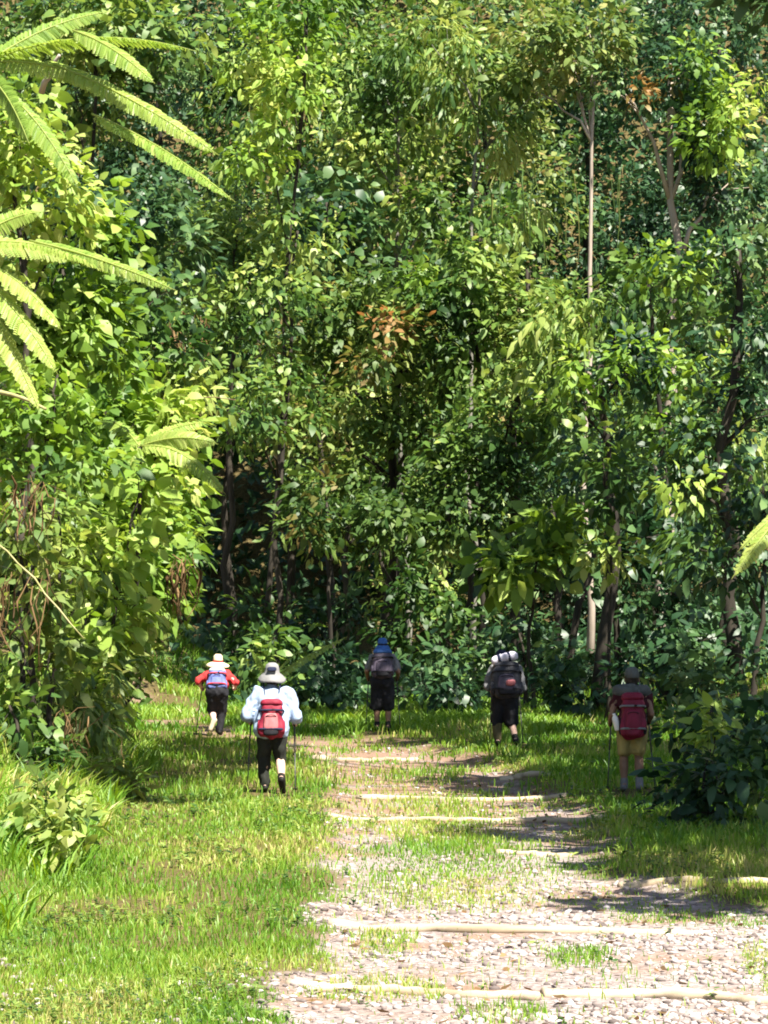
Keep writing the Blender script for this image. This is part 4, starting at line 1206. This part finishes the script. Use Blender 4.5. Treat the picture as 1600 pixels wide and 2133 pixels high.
class Hiker:
    def __init__(self, label, px, py, scale=1.0, yaw=0.0, group='hikers walking away up the track'):
        Y = CAMZ * F / (py - HOR)
        X = (px - 800) / F * Y
        self.o3 = np.array([X, Y, gz(X, Y)])
        self.s, self.cy, self.sy = scale, math.cos(yaw), math.sin(yaw)
        self.root = empty('person', self.o3, label, 'person', group)

    def rel(self, p):                      # hiker's own frame -> offset from the hiker's base
        p = np.atleast_2d(p) * self.s
        return np.stack([p[:, 0] * self.cy - p[:, 1] * self.sy, p[:, 0] * self.sy + p[:, 1] * self.cy, p[:, 2]], 1)

    def body(self, J, skin, hand_d=None):
        self.J = J
        g = lambda k: np.array(J[k], float)
        caps = []
        pel, wai, che, nec, hd = g('pel'), g('wai'), g('che'), g('nec'), g('hd')
        ex = np.array([1.0, 0, 0])
        for (c, w, r) in ((pel, 0.07, 0.115), (wai, 0.06, 0.10), (che, 0.085, 0.11)):
            caps.append((c - ex * w, r, c + ex * w, r))
        caps += [(pel, 0.13, wai, 0.12), (wai, 0.12, che, 0.13), (che, 0.12, nec, 0.06), (nec, 0.052, hd, 0.055)]
        f = unit(np.array([0, 1.0, -0.15]))
        caps += [(hd + np.array([0, -0.015, 0.03]), 0.088, hd + np.array([0, 0.02, 0.02]), 0.085), (hd + f * 0.03 - np.array([0, 0, 0.02]), 0.072, hd + f * 0.05 - np.array([0, 0, 0.085]), 0.04),
                 (hd + f * 0.105 - np.array([0, 0, 0.005]), 0.012, hd + f * 0.118 - np.array([0, 0, 0.03]), 0.014),
                 (hd + f * 0.09 - np.array([0.022, 0, 0.07]), 0.01, hd + f * 0.09 - np.array([-0.022, 0, 0.07]), 0.01),
                 (hd + f * 0.088 + np.array([-0.05, 0, 0.025]), 0.014, hd + f * 0.088 + np.array([0.05, 0, 0.025]), 0.014)]
        for sg in (-1, 1):
            caps.append((hd + np.array([sg * 0.086, 0, 0.01]), 0.016, hd + np.array([sg * 0.09, -0.008, -0.025]), 0.011))
        for S in 'LR':
            sg = -1 if S == 'L' else 1
            sh, el, wr = g('sh' + S), g('el' + S), g('wr' + S)
            hip, kn, an, to = g('hip' + S), g('kn' + S), g('an' + S), g('to' + S)
            caps += [(che + ex * sg * 0.08 + np.array([0, 0, 0.06]), 0.075, sh, 0.058), (sh, 0.056, el, 0.042), (el, 0.042, el + (wr - el) * 0.3, 0.043), (el + (wr - el) * 0.3, 0.043, wr, 0.027)]
            caps += [(pel + ex * sg * 0.05, 0.1, hip, 0.092), (hip, 0.092, kn, 0.058), (kn, 0.056, kn + (an - kn) * 0.3, 0.06), (kn + (an - kn) * 0.3, 0.06, an, 0.036),
                     (an, 0.038, an + (to - an) * 0.25 - np.array([0, 0, 0.01]), 0.036), (an - unit(to - an) * 0.03, 0.034, to, 0.028)]
            # hand closed on the pole grip
            d = unit(wr - el)
            inn = np.array([-sg * 1.0, 0, 0])
            inn = unit(inn - d * np.dot(inn, d))
            up = np.array([0, 0, 1.0])
            up = unit(up - d * np.dot(up, d))
            pe = wr + d * 0.075
            for zo in (-0.022, 0.022):
                caps.append((wr + up * zo * 0.6, 0.019, pe + up * zo, 0.016))
            caps.append((wr, 0.022, pe, 0.016))
            for q, ln in zip((0.032, 0.011, -0.010, -0.031), (0.95, 1.05, 1.0, 0.82)):
                p0 = pe + up * q
                p1 = p0 + (d * 0.028 + inn * 0.012) * ln
                p2 = p1 + (inn * 0.026 - d * 0.004) * ln
                p3 = p2 + (-d * 0.024 + inn * 0.004) * ln
                caps += [(p0, 0.0085, p1, 0.008), (p1, 0.008, p2, 0.0075), (p2, 0.0075, p3, 0.007)]
            t0 = wr + d * 0.02 + up * 0.025 + inn * 0.008
            t1 = t0 + d * 0.03 + up * 0.015 + inn * 0.02
            t2 = t1 + d * 0.02 + inn * 0.022 - up * 0.004
            caps += [(t0, 0.012, t1, 0.0095), (t1, 0.0095, t2, 0.0085)]
        b = organic('body', caps, 0.0058, skin, self.rel, self.root, smooth=3, ratio=0.3)
        return b

    def wear(self, name, caps, mat, wr=0.02, voxel=0.013, smooth=5, ratio=0.5, parent=None):
        return organic(name, caps, voxel, mat, self.rel, parent or self.root, smooth, wr, ratio)

    def shirt(self, mat, sleeve=0.75, puff=0.02, hem=0.0):
        J = {k: np.array(v, float) for k, v in self.J.items()}
        ex = np.array([1.0, 0, 0])
        caps = [(J['wai'] - ex * 0.07, 0.115 + puff, J['wai'] + ex * 0.07, 0.115 + puff), (J['wai'], 0.13 + puff, J['che'], 0.14 + puff),
                (J['che'] - ex * 0.09, 0.118 + puff, J['che'] + ex * 0.09, 0.118 + puff), (J['che'], 0.125 + puff, J['nec'], 0.062)]
        if hem:
            dn = J['pel'] + np.array([0, -0.02, 0.08 - hem])
            caps.append((J['wai'] - ex * 0.08, 0.12 + puff, dn - ex * 0.09, 0.115 + puff))
            caps.append((J['wai'] + ex * 0.08, 0.12 + puff, dn + ex * 0.09, 0.115 + puff))
        for S in 'LR':
            sg = -1 if S == 'L' else 1
            sh, el, wr = J['sh' + S], J['el' + S], J['wr' + S]
            caps.append((J['che'] + ex * sg * 0.08 + np.array([0, 0, 0.06]), 0.085 + puff * 0.5, sh, 0.066 + puff * 0.6))
            if sleeve <= 0.5:
                caps.append((sh, 0.066 + puff * 0.6, sh + (el - sh) * sleeve * 2, 0.052 + puff))
            else:
                caps.append((sh, 0.066 + puff * 0.6, el, 0.05 + puff))
                caps.append((el, 0.05 + puff, el + (wr - el) * (sleeve - 0.5) * 2, 0.036 + puff))
        return self.wear('shirt', caps, mat, 0.05)

    def trousers(self, mat, lenL=1.0, lenR=1.0, puff=0.016, name='trousers'):
        J = {k: np.array(v, float) for k, v in self.J.items()}
        ex = np.array([1.0, 0, 0])
        caps = [(J['pel'] - ex * 0.07, 0.122 + puff, J['pel'] + ex * 0.07, 0.122 + puff), (J['pel'], 0.135 + puff, J['wai'] * 0.6 + J['pel'] * 0.4, 0.125)]
        for S, ln in (('L', lenL), ('R', lenR)):
            hip, kn, an = J['hip' + S], J['kn' + S], J['an' + S]
            caps.append((J['pel'] + ex * (-0.05 if S == 'L' else 0.05), 0.105 + puff, hip, 0.1 + puff))
            if ln <= 0.5:
                caps.append((hip, 0.1 + puff, hip + (kn - hip) * ln * 2, 0.07 + puff * 1.8))
            else:
                caps.append((hip, 0.1 + puff, kn, 0.068 + puff))
                caps.append((kn, 0.068 + puff, kn + (an - kn) * (ln - 0.5) * 2, 0.05 + puff))
        return self.wear(name, caps, mat, 0.042)

    def shoes(self, mat, which='LR', high=0.08):
        for S in which:
            an, to = np.array(self.J['an' + S], float), np.array(self.J['to' + S], float)
            kn = np.array(self.J['kn' + S], float)
            heel = an - unit(to - an) * 0.035 - unit(kn - an) * 0.03
            caps = [(an, 0.052, an + unit(kn - an) * high, 0.05), (an, 0.05, heel, 0.044), (heel, 0.043, to, 0.04), (an, 0.05, to + (an - to) * 0.35, 0.044)]
            self.wear('boot', caps, mat, 0.006, 0.009, 3, 0.5)

    def hair(self, r=0.1):
        hd = np.array(self.J['hd'], float)
        caps = [(hd + np.array([0, -0.03, 0.035]), r * 0.93, hd + np.array([0, -0.02, -0.01]), r * 0.9), (hd + np.array([0, 0.0, 0.05]), r * 0.9, hd + np.array([0, -0.045, -0.04]), r * 0.65)]
        self.wear('hair', caps, C['hair'], 0.012, 0.01, 3, 0.5)

    def quad(self, name, pf, mat, parent=None, rel_to=None):
        p, f = pf
        q = self.rel(p) + (0 if rel_to is None else (self.o3 - rel_to))
        return put(name, mesh_np(name, q, f, mat, None, True), parent or self.root)

    def thing(self, name, label, cat, at, group=None):
        w = self.o3 + self.rel(at)[0]
        return empty(name, w, label, cat, group), w

    def tri(self, name, s, mat, parent, w):
        v = self.rel(np.concatenate(s.v)) + (self.o3 - w)
        return put(name, mesh_np(name, v, np.concatenate(s.f), mat, None, True), parent)

    def pole(self, label, hand, foot, group='trekking poles'):
        hand, foot = np.array(hand, float), np.array(foot, float)
        wf = self.o3 + self.rel(foot)[0]
        foot = foot.copy()
        foot[2] += (gz(wf[0], wf[1]) - wf[2]) / self.s
        o, w = self.thing('trekking_pole', label, 'trekking pole', foot, group)
        ax = unit(hand - foot)
        s = Soup(); tube(s, [foot, foot + ax * 0.55], [0.007, 0.008], 8); self.tri('lower_shaft', s, C['metal'], o, w)
        s = Soup(); tube(s, [foot + ax * 0.53, hand], [0.0105, 0.0105], 8); self.tri('upper_shaft', s, C['metal'], o, w)
        s = Soup(); tube(s, [hand - ax * 0.09, hand - ax * 0.03, hand + ax * 0.03, hand + ax * 0.06, hand + ax * 0.075], [0.014, 0.016, 0.014, 0.019, 0.008], 10); self.tri('grip', s, C['black'], o, w)
        s = Soup(); tube(s, [foot + ax * 0.05, foot + ax * 0.055, foot + ax * 0.062], [0.03, 0.034, 0.012], 12); self.tri('basket', s, C['black'], o, w)
        s = Soup(); tube(s, curve_pts(hand + ax * 0.06, hand - ax * 0.02 + np.array([0, -0.05, -0.02]), (0, -0.03, 0.0), 6), 0.005, 5); self.tri('wrist_strap', s, C['black'], o, w)
        return o

    def pack(self, label, c, size, mat, tilt, pocket=None, lid=None, strap=None, side=None, e=0.5, taper=0.08, name='backpack', seed=3, low=None):
        c = np.array(c, float)
        o, w = self.thing(name, label, 'backpack', c - np.array([0, 0, size[2] / 2]), 'hikers backpacks')
        self.quad('bag_body', superbox(c, size, e, 36, 26, 0.055, tilt, taper, seed), mat, o, w)
        ct, st = math.cos(tilt), math.sin(tilt)
        loc = lambda x, y, z: c + np.array([x, y * ct - z * st, y * st + z * ct])
        if lid is not None:
            self.quad('lid', superbox(loc(0, -0.01, size[2] * 0.46), (size[0] * 0.92, size[1] * 0.98, size[2] * 0.2), 0.6, 22, 12, 0.02, tilt, 0.1, seed + 1), lid, o, w)
        if pocket is not None:
            pk = self.quad('front_pocket', superbox(loc(0, -size[1] * 0.47, -size[2] * 0.1), (size[0] * 0.62, size[1] * 0.42, size[2] * 0.5), 0.55, 22, 12, 0.02, tilt, 0.12, seed + 2), pocket, o, w)
            s = Soup()
            zz = loc(0, -size[1] * 0.66, size[2] * 0.04)
            tube(s, curve_pts(zz - np.array([size[0] * 0.22, 0, 0]), zz + np.array([size[0] * 0.22, 0, 0]), (0, -0.012, 0.02), 7), 0.005, 5)
            v = self.rel(np.concatenate(s.v)) + (self.o3 - w)
            put('zip', mesh_np('zip', v, np.concatenate(s.f), C['black'], None, True), pk)
        if low is not None:
            self.quad('lower_pocket', superbox(loc(0, -size[1] * 0.45, -size[2] * 0.36), (size[0] * 0.6, size[1] * 0.36, size[2] * 0.24), 0.55, 20, 10, 0.02, tilt, 0.0, seed + 6), low, o, w)
        for sg in (-1, 1):
            self.quad('side_pocket', superbox(loc(sg * size[0] * 0.48, 0.0, -size[2] * 0.22), (size[0] * 0.2, size[1] * 0.7, size[2] * 0.4), 0.6, 16, 10, 0.015, tilt, 0.05, seed + 4), side or mat, o, w)
            s = Soup()
            sh = np.array(self.J['shL' if sg < 0 else 'shR'], float)
            top = loc(sg * size[0] * 0.25, size[1] * 0.42, size[2] * 0.38)
            over = np.array([sg * 0.105, sh[1] - 0.0, sh[2] + 0.115])
            frt = np.array([sg * 0.12, sh[1] + 0.165, sh[2] - 0.12])
            bot = loc(sg * size[0] * 0.4, size[1] * 0.3, -size[2] * 0.4)
            mid = np.array([sg * 0.2, sh[1] + 0.06, (frt[2] + bot[2]) / 2])
            pts = np.array([top, (top + over) / 2 + np.array([0, -0.02, 0.02]), over, over + np.array([0, 0.1, -0.04]), frt, mid, bot])
            tube(s, pts, 0.03, 8, True, 0, 0.35)
            self.tri('shoulder_strap', s, strap or C['black'], o, w)
        for zf in (0.22, -0.3):
            th = np.linspace(np.pi, 2 * np.pi, 13)
            cx = np.sign(np.cos(th)) * np.abs(np.cos(th)) ** e * size[0] * 0.52
            cy_ = -np.abs(np.sin(th)) ** e * size[1] * (0.56 if pocket is None else 0.62)
            s = Soup()
            tube(s, np.array([loc(a_, b_, size[2] * zf) for a_, b_ in zip(cx, cy_)]), 0.011, 6, True, 0, 1.4)
            self.tri('compression_strap', s, strap or C['black'], o, w)
        self.quad('buckle', superbox(loc(size[0] * 0.1, -size[1] * 0.66, size[2] * 0.22), (0.035, 0.02, 0.028), 0.4, 12, 8, 0, tilt), C['black'], o, w)
        s = Soup()
        zt = loc(0, size[1] * 0.3, size[2] * 0.5)
        tube(s, curve_pts(zt - np.array([0.04, 0, 0]), zt + np.array([0.04, 0, 0]), (0, 0, 0.04), 7), 0.008, 6)
        self.tri('grab_handle', s, strap or C['black'], o, w)
        return o, w, loc


BASE = dict(pel=(0, 0, 0.88), wai=(0, 0.03, 1.02), che=(0, 0.09, 1.2), nec=(0, 0.14, 1.37), hd=(0, 0.19, 1.49),
            shL=(-0.18, 0.09, 1.31), elL=(-0.30, 0.03, 1.04), wrL=(-0.27, 0.25, 0.96), shR=(0.18, 0.09, 1.31), elR=(0.30, 0.03, 1.04), wrR=(0.27, 0.25, 0.96),
            hipL=(-0.09, 0, 0.86), knL=(-0.1, 0.08, 0.46), anL=(-0.1, 0.02, 0.08), toL=(-0.11, 0.17, 0.035),
            hipR=(0.09, 0, 0.86), knR=(0.1, 0.02, 0.46), anR=(0.11, -0.16, 0.12), toR=(0.12, -0.02, 0.035))


def pose(**k):
    d = dict(BASE)
    d.update(k)
    return d


# 1 hiker in the pale shirt with the small red backpack
h = Hiker('person in pale blue-white shirt, wide grey sun hat and dark trousers on the grass', 566, 1650)
h.body(pose(pel=(0, 0, 0.84), wai=(0, 0.04, 0.98), che=(0, 0.12, 1.15), nec=(0, 0.17, 1.31), hd=(0, 0.22, 1.43), shL=(-0.19, 0.12, 1.25), shR=(0.19, 0.12, 1.25),
            elL=(-0.31, 0.02, 0.98), elR=(0.31, 0.02, 0.96), wrL=(-0.29, 0.24, 0.9), wrR=(0.3, 0.24, 0.88), hipL=(-0.09, 0, 0.82), hipR=(0.09, 0, 0.82),
            knL=(-0.1, 0.07, 0.44), anL=(-0.085, 0.03, 0.08), toL=(-0.1, 0.18, 0.035), knR=(0.11, 0.0, 0.42), anR=(0.135, -0.3, 0.17), toR=(0.15, -0.24, 0.035)), C['skin_pale'])
h.hair()
h.trousers(C['darkgreen'], 0.97, 0.56)
h.shirt(C['white'], 0.85, 0.026, hem=0.12)
h.shoes(C['boot'])
hat = h.quad('hat', lathe([(0.001, 0.125), (0.05, 0.122), (0.085, 0.10), (0.1, 0.05), (0.105, 0.0), (0.15, -0.03), (0.19, -0.075), (0.2, -0.1), (0.195, -0.102), (0.15, -0.045), (0.1, -0.012), (0.09, 0.0)], (0, 0.2, 1.5), 32, 0.03, 0.12, 0.02), C['palegrey'])
h.quad('dark_hat_patch', superbox((0.0, 0.085, 1.545), (0.12, 0.04, 0.06), 0.6, 16, 10, 0.0, -0.25), C['navy'], hat)  # dark navy patch set into the back of the hat crown
o, w, loc = h.pack('small red backpack with pink front pocket on the pale-shirted hiker', (0, -0.10, 0.92), (0.3, 0.18, 0.46), C['red'], -0.22, pocket=C['pink'], lid=C['red'], strap=C['navy'], low=C['black'], taper=0.14)
h.pole('trekking pole left of the pale-shirted hiker', (-0.27, 0.32, 0.92), (-0.31, 0.12, 0.0))
h.pole('trekking pole right of the pale-shirted hiker', (0.28, 0.32, 0.9), (0.3, -0.05, 0.0))

# 2 hiker in red with the cream hat
h = Hiker('person in red shirt and wide cream hat bending forward at the track bend', 452, 1531, 0.98)
h.body(pose(pel=(0, 0, 0.76), wai=(0, 0.1, 0.88), che=(0, 0.26, 1.0), nec=(0, 0.36, 1.12), hd=(0, 0.42, 1.23), shL=(-0.18, 0.28, 1.07), shR=(0.18, 0.28, 1.07),
            elL=(-0.33, 0.2, 0.95), elR=(0.33, 0.2, 0.93), wrL=(-0.3, 0.42, 0.84), wrR=(0.31, 0.4, 0.85), hipL=(-0.085, 0, 0.74), hipR=(0.085, 0, 0.74),
            knL=(-0.08, 0.1, 0.4), anL=(-0.04, -0.22, 0.26), toL=(-0.1, -0.27, 0.12), knR=(0.08, 0.12, 0.4), anR=(0.05, 0.04, 0.08), toR=(0.06, 0.18, 0.035)), C['skin_pale'])
h.hair()
h.trousers(C['black'], 0.6, 0.98, 0.022)
h.shirt(C['redshirt'], 0.5, 0.015)
h.shoes(C['tan_boot'], 'L', 0.02)
h.shoes(C['boot'], 'R')
hat = h.quad('hat', lathe([(0.001, 0.14), (0.05, 0.137), (0.085, 0.11), (0.095, 0.04), (0.1, 0.0), (0.15, -0.015), (0.2, -0.04), (0.235, -0.07), (0.232, -0.075), (0.19, -0.048), (0.1, -0.01), (0.09, 0.0)], (0, 0.4, 1.29), 32, 0.03, 0.05, 0.04), C['cream'])
h.quad('hat_band', lathe([(0.097, 0.035), (0.101, 0.03), (0.104, 0.006), (0.1, 0.002)], (0, 0.4, 1.29), 28, 0.0, 0.05, 0.04), C['redshirt'], hat)
h.pack('small blue backpack with pale top on the red-shirted hiker', (0, 0.03, 0.97), (0.32, 0.18, 0.42), C['blue'], -0.6, pocket=C['blue'], lid=C['lilac'], strap=C['redshirt'], taper=0.0)
h.pole('trekking pole left of the red-shirted hiker', (-0.28, 0.5, 0.86), (-0.4, 0.45, 0.0))

# 3 hiker with the blue hat
h = Hiker('person with blue hat and black shorts standing farthest up the track', 797, 1521, 1.0)
h.body(pose(anL=(-0.1, 0.02, 0.08), toL=(-0.11, 0.17, 0.035), anR=(0.1, -0.02, 0.08), toR=(0.12, 0.13, 0.035), knR=(0.1, 0.05, 0.46), elL=(-0.28, 0.02, 1.08), elR=(0.28, 0.02, 1.06)), C['skin_brown'])
h.hair()
h.trousers(C['black'], 0.5, 0.5, 0.03, name='shorts')
h.shirt(C['grey'], 0.4, 0.02)
h.shoes(C['boot'])
hat = h.quad('hat', lathe([(0.001, 0.13), (0.05, 0.127), (0.085, 0.10), (0.098, 0.04), (0.102, 0.0), (0.13, -0.03), (0.155, -0.07), (0.15, -0.075), (0.12, -0.035), (0.09, 0.0)], (0, 0.17, 1.54), 28, 0.02, 0.05), C['bluehat'])
h.quad('hat_band', lathe([(0.099, 0.032), (0.104, 0.028), (0.107, 0.006), (0.102, 0.002)], (0, 0.17, 1.54), 28, 0.0, 0.05), C['navy'], hat)
h.pack('tall grey-purple backpack on the blue-hatted hiker', (0, -0.11, 1.2), (0.36, 0.22, 0.5), C['greypurple'], -0.2, pocket=C['greypurple'], lid=C['bluehat'], strap=C['black'], side=C['greypurple'], taper=0.05, low=C['black'])
h.pole('trekking pole left of the blue-hatted hiker', (-0.25, 0.33, 0.98), (-0.3, 0.2, 0.0))
h.pole('trekking pole right of the blue-hatted hiker', (0.25, 0.33, 0.98), (0.32, 0.1, 0.0))

# 4 hiker with the big dark pack and the striped roll
h = Hiker('person in black shorts under a big dark pack, one bare calf in the sun', 1052, 1552, 1.0)
h.body(pose(pel=(0, 0, 0.8), wai=(0.0, 0.06, 0.95), che=(0, 0.16, 1.13), nec=(-0.02, 0.22, 1.3), hd=(-0.05, 0.27, 1.41), shL=(-0.19, 0.16, 1.24), shR=(0.19, 0.16, 1.24), elL=(-0.27, 0.1, 0.98), elR=(0.27, 0.08, 0.96),
            wrL=(-0.23, 0.3, 0.92), wrR=(0.25, 0.3, 0.9), hipL=(-0.09, 0, 0.78), hipR=(0.09, 0, 0.78), knL=(-0.13, 0.07, 0.43), anL=(-0.12, 0.02, 0.08), toL=(-0.13, 0.17, 0.035),
            knR=(0.1, 0.02, 0.42), anR=(0.17, -0.12, 0.1), toR=(0.2, 0.02, 0.035)), C['skin_pale'])
h.hair()
h.trousers(C['black'], 0.58, 0.5, 0.035, name='shorts')
h.shirt(C['grey'], 0.6, 0.03)
h.shoes(C['boot'])
an, kn = np.array(h.J['anL']), np.array(h.J['knL'])
h.wear('gaiter', [(an + (kn - an) * 0.1, 0.062, an + (kn - an) * 0.75, 0.085)], C['olive'], 0.015, 0.01, 3)
h.quad('cap', lathe([(0.001, 0.115), (0.05, 0.11), (0.085, 0.085), (0.1, 0.03), (0.106, -0.03), (0.1, -0.035), (0.09, 0.0)], (-0.05, 0.25, 1.45), 26, 0.01), C['navy'])
o, w, loc = h.pack('big black and grey backpack with pink pouch on the bare-calved hiker', (0.02, -0.09, 1.06), (0.46, 0.27, 0.56), C['darkgrey'], -0.3, pocket=C['greypurple'], lid=C['darkgrey'], strap=C['black'], side=C['darkgrey'], taper=0.02, low=C['black'])
h.quad('pouch', superbox((0.08, -0.3, 1.04), (0.15, 0.1, 0.1), 0.6, 18, 10, 0.01), C['pink'], o, w)
ro, rw = h.thing('bed_roll', 'lilac-white roll with dark straps on top of the big dark pack', 'bed roll', (0.0, 0.0, 1.37))
a, b = np.array([-0.22, -0.05, 1.37]), np.array([0.2, -0.05, 1.47])
s = Soup(); tube(s, curve_pts(a, b, (0, 0, 0.015), 12, 0.004), [0.045, 0.07, 0.075, 0.072, 0.075, 0.075, 0.073, 0.076, 0.075, 0.074, 0.07, 0.045], 16); h.tri('roll', s, C['lilac'], ro, rw)
for q in (0.3, 0.68):
    c = a + (b - a) * q + np.array([0, 0, 0.012])
    t_ = unit(b - a) * 0.022
    s = Soup(); tube(s, [c - t_, c + t_], [0.082, 0.082], 18); h.tri('strap', s, C['navy'], ro, rw)
h.pole('trekking pole left of the bare-calved hiker', (-0.21, 0.37, 0.94), (-0.24, 0.25, 0.0))
h.pole('trekking pole right of the bare-calved hiker', (0.23, 0.37, 0.92), (0.3, 0.1, 0.0))

# 5 hiker in khaki shorts with the maroon backpack
h = Hiker('person in grey cap and khaki shorts with bare arms at the right of the track', 1316, 1652, 0.97)
h.body(pose(pel=(0, 0, 0.82), wai=(0, 0.03, 0.97), che=(0, 0.09, 1.15), nec=(0, 0.13, 1.32), hd=(0.01, 0.17, 1.44), shL=(-0.18, 0.09, 1.27), shR=(0.18, 0.09, 1.27), elL=(-0.25, 0.03, 1.0), elR=(0.25, 0.03, 1.0),
            wrL=(-0.27, 0.22, 0.9), wrR=(0.25, 0.24, 0.92), hipL=(-0.09, 0, 0.8), hipR=(0.09, 0, 0.8), anR=(0.09, -0.08, 0.09), toR=(0.1, 0.07, 0.035), knL=(-0.1, 0.07, 0.44), knR=(0.09, 0.02, 0.44)), C['skin'])
h.hair()
h.trousers(C['khaki'], 0.36, 0.36, 0.018, name='shorts')
h.shirt(C['maroonshirt'], 0.3, 0.01)
h.wear('grey_yoke', [((-0.17, 0.08, 1.29), 0.09, (0.17, 0.08, 1.29), 0.09), ((0, 0.06, 1.2), 0.1, (0, 0.1, 1.3), 0.1)], C['capgrey'], 0.03)
h.shoes(C['grey'])
cap_ = h.quad('cap', lathe([(0.001, 0.12), (0.05, 0.116), (0.088, 0.09), (0.104, 0.03), (0.108, -0.02), (0.102, -0.024), (0.09, 0.0)], (0.01, 0.15, 1.485), 26, 0.012), C['capgrey'])
h.quad('visor', superbox((0.01, 0.285, 1.475), (0.15, 0.12, 0.014), 0.7, 18, 8, 0.0, -0.2), C['grey'], cap_)
o, w, loc = h.pack('tall maroon backpack on the hiker in khaki shorts', (0.0, -0.13, 0.97), (0.31, 0.22, 0.56), C['maroon'], -0.17, pocket=C['maroon'], lid=C['maroon'], strap=C['grey'], side=C['black'], taper=0.1, low=C['maroon'])
bo, bw = h.thing('water_bottle', 'white bottle in the left side pocket of the maroon backpack', 'bottle', (-0.19, -0.13, 0.78))
h.quad('bottle_body', lathe([(0.001, 0.0), (0.036, 0.0), (0.04, 0.015), (0.04, 0.15), (0.03, 0.18), (0.016, 0.195)], (-0.19, -0.15, 0.8), 18, 0, 0.1, -0.25, 1.0), C['bottle'], bo, bw)
h.quad('bottle_cap', lathe([(0.018, 0.19), (0.02, 0.195), (0.02, 0.22), (0.001, 0.222)], (-0.19, -0.15, 0.8), 14, 0, 0.1, -0.25, 1.0), C['bottle'], bo, bw)
h.pole('trekking pole left of the hiker in khaki shorts', (-0.25, 0.3, 0.92), (-0.3, 0.25, 0.0))
h.pole('trekking pole right of the hiker in khaki shorts', (0.23, 0.31, 0.94), (0.3, 0.0, 0.0))
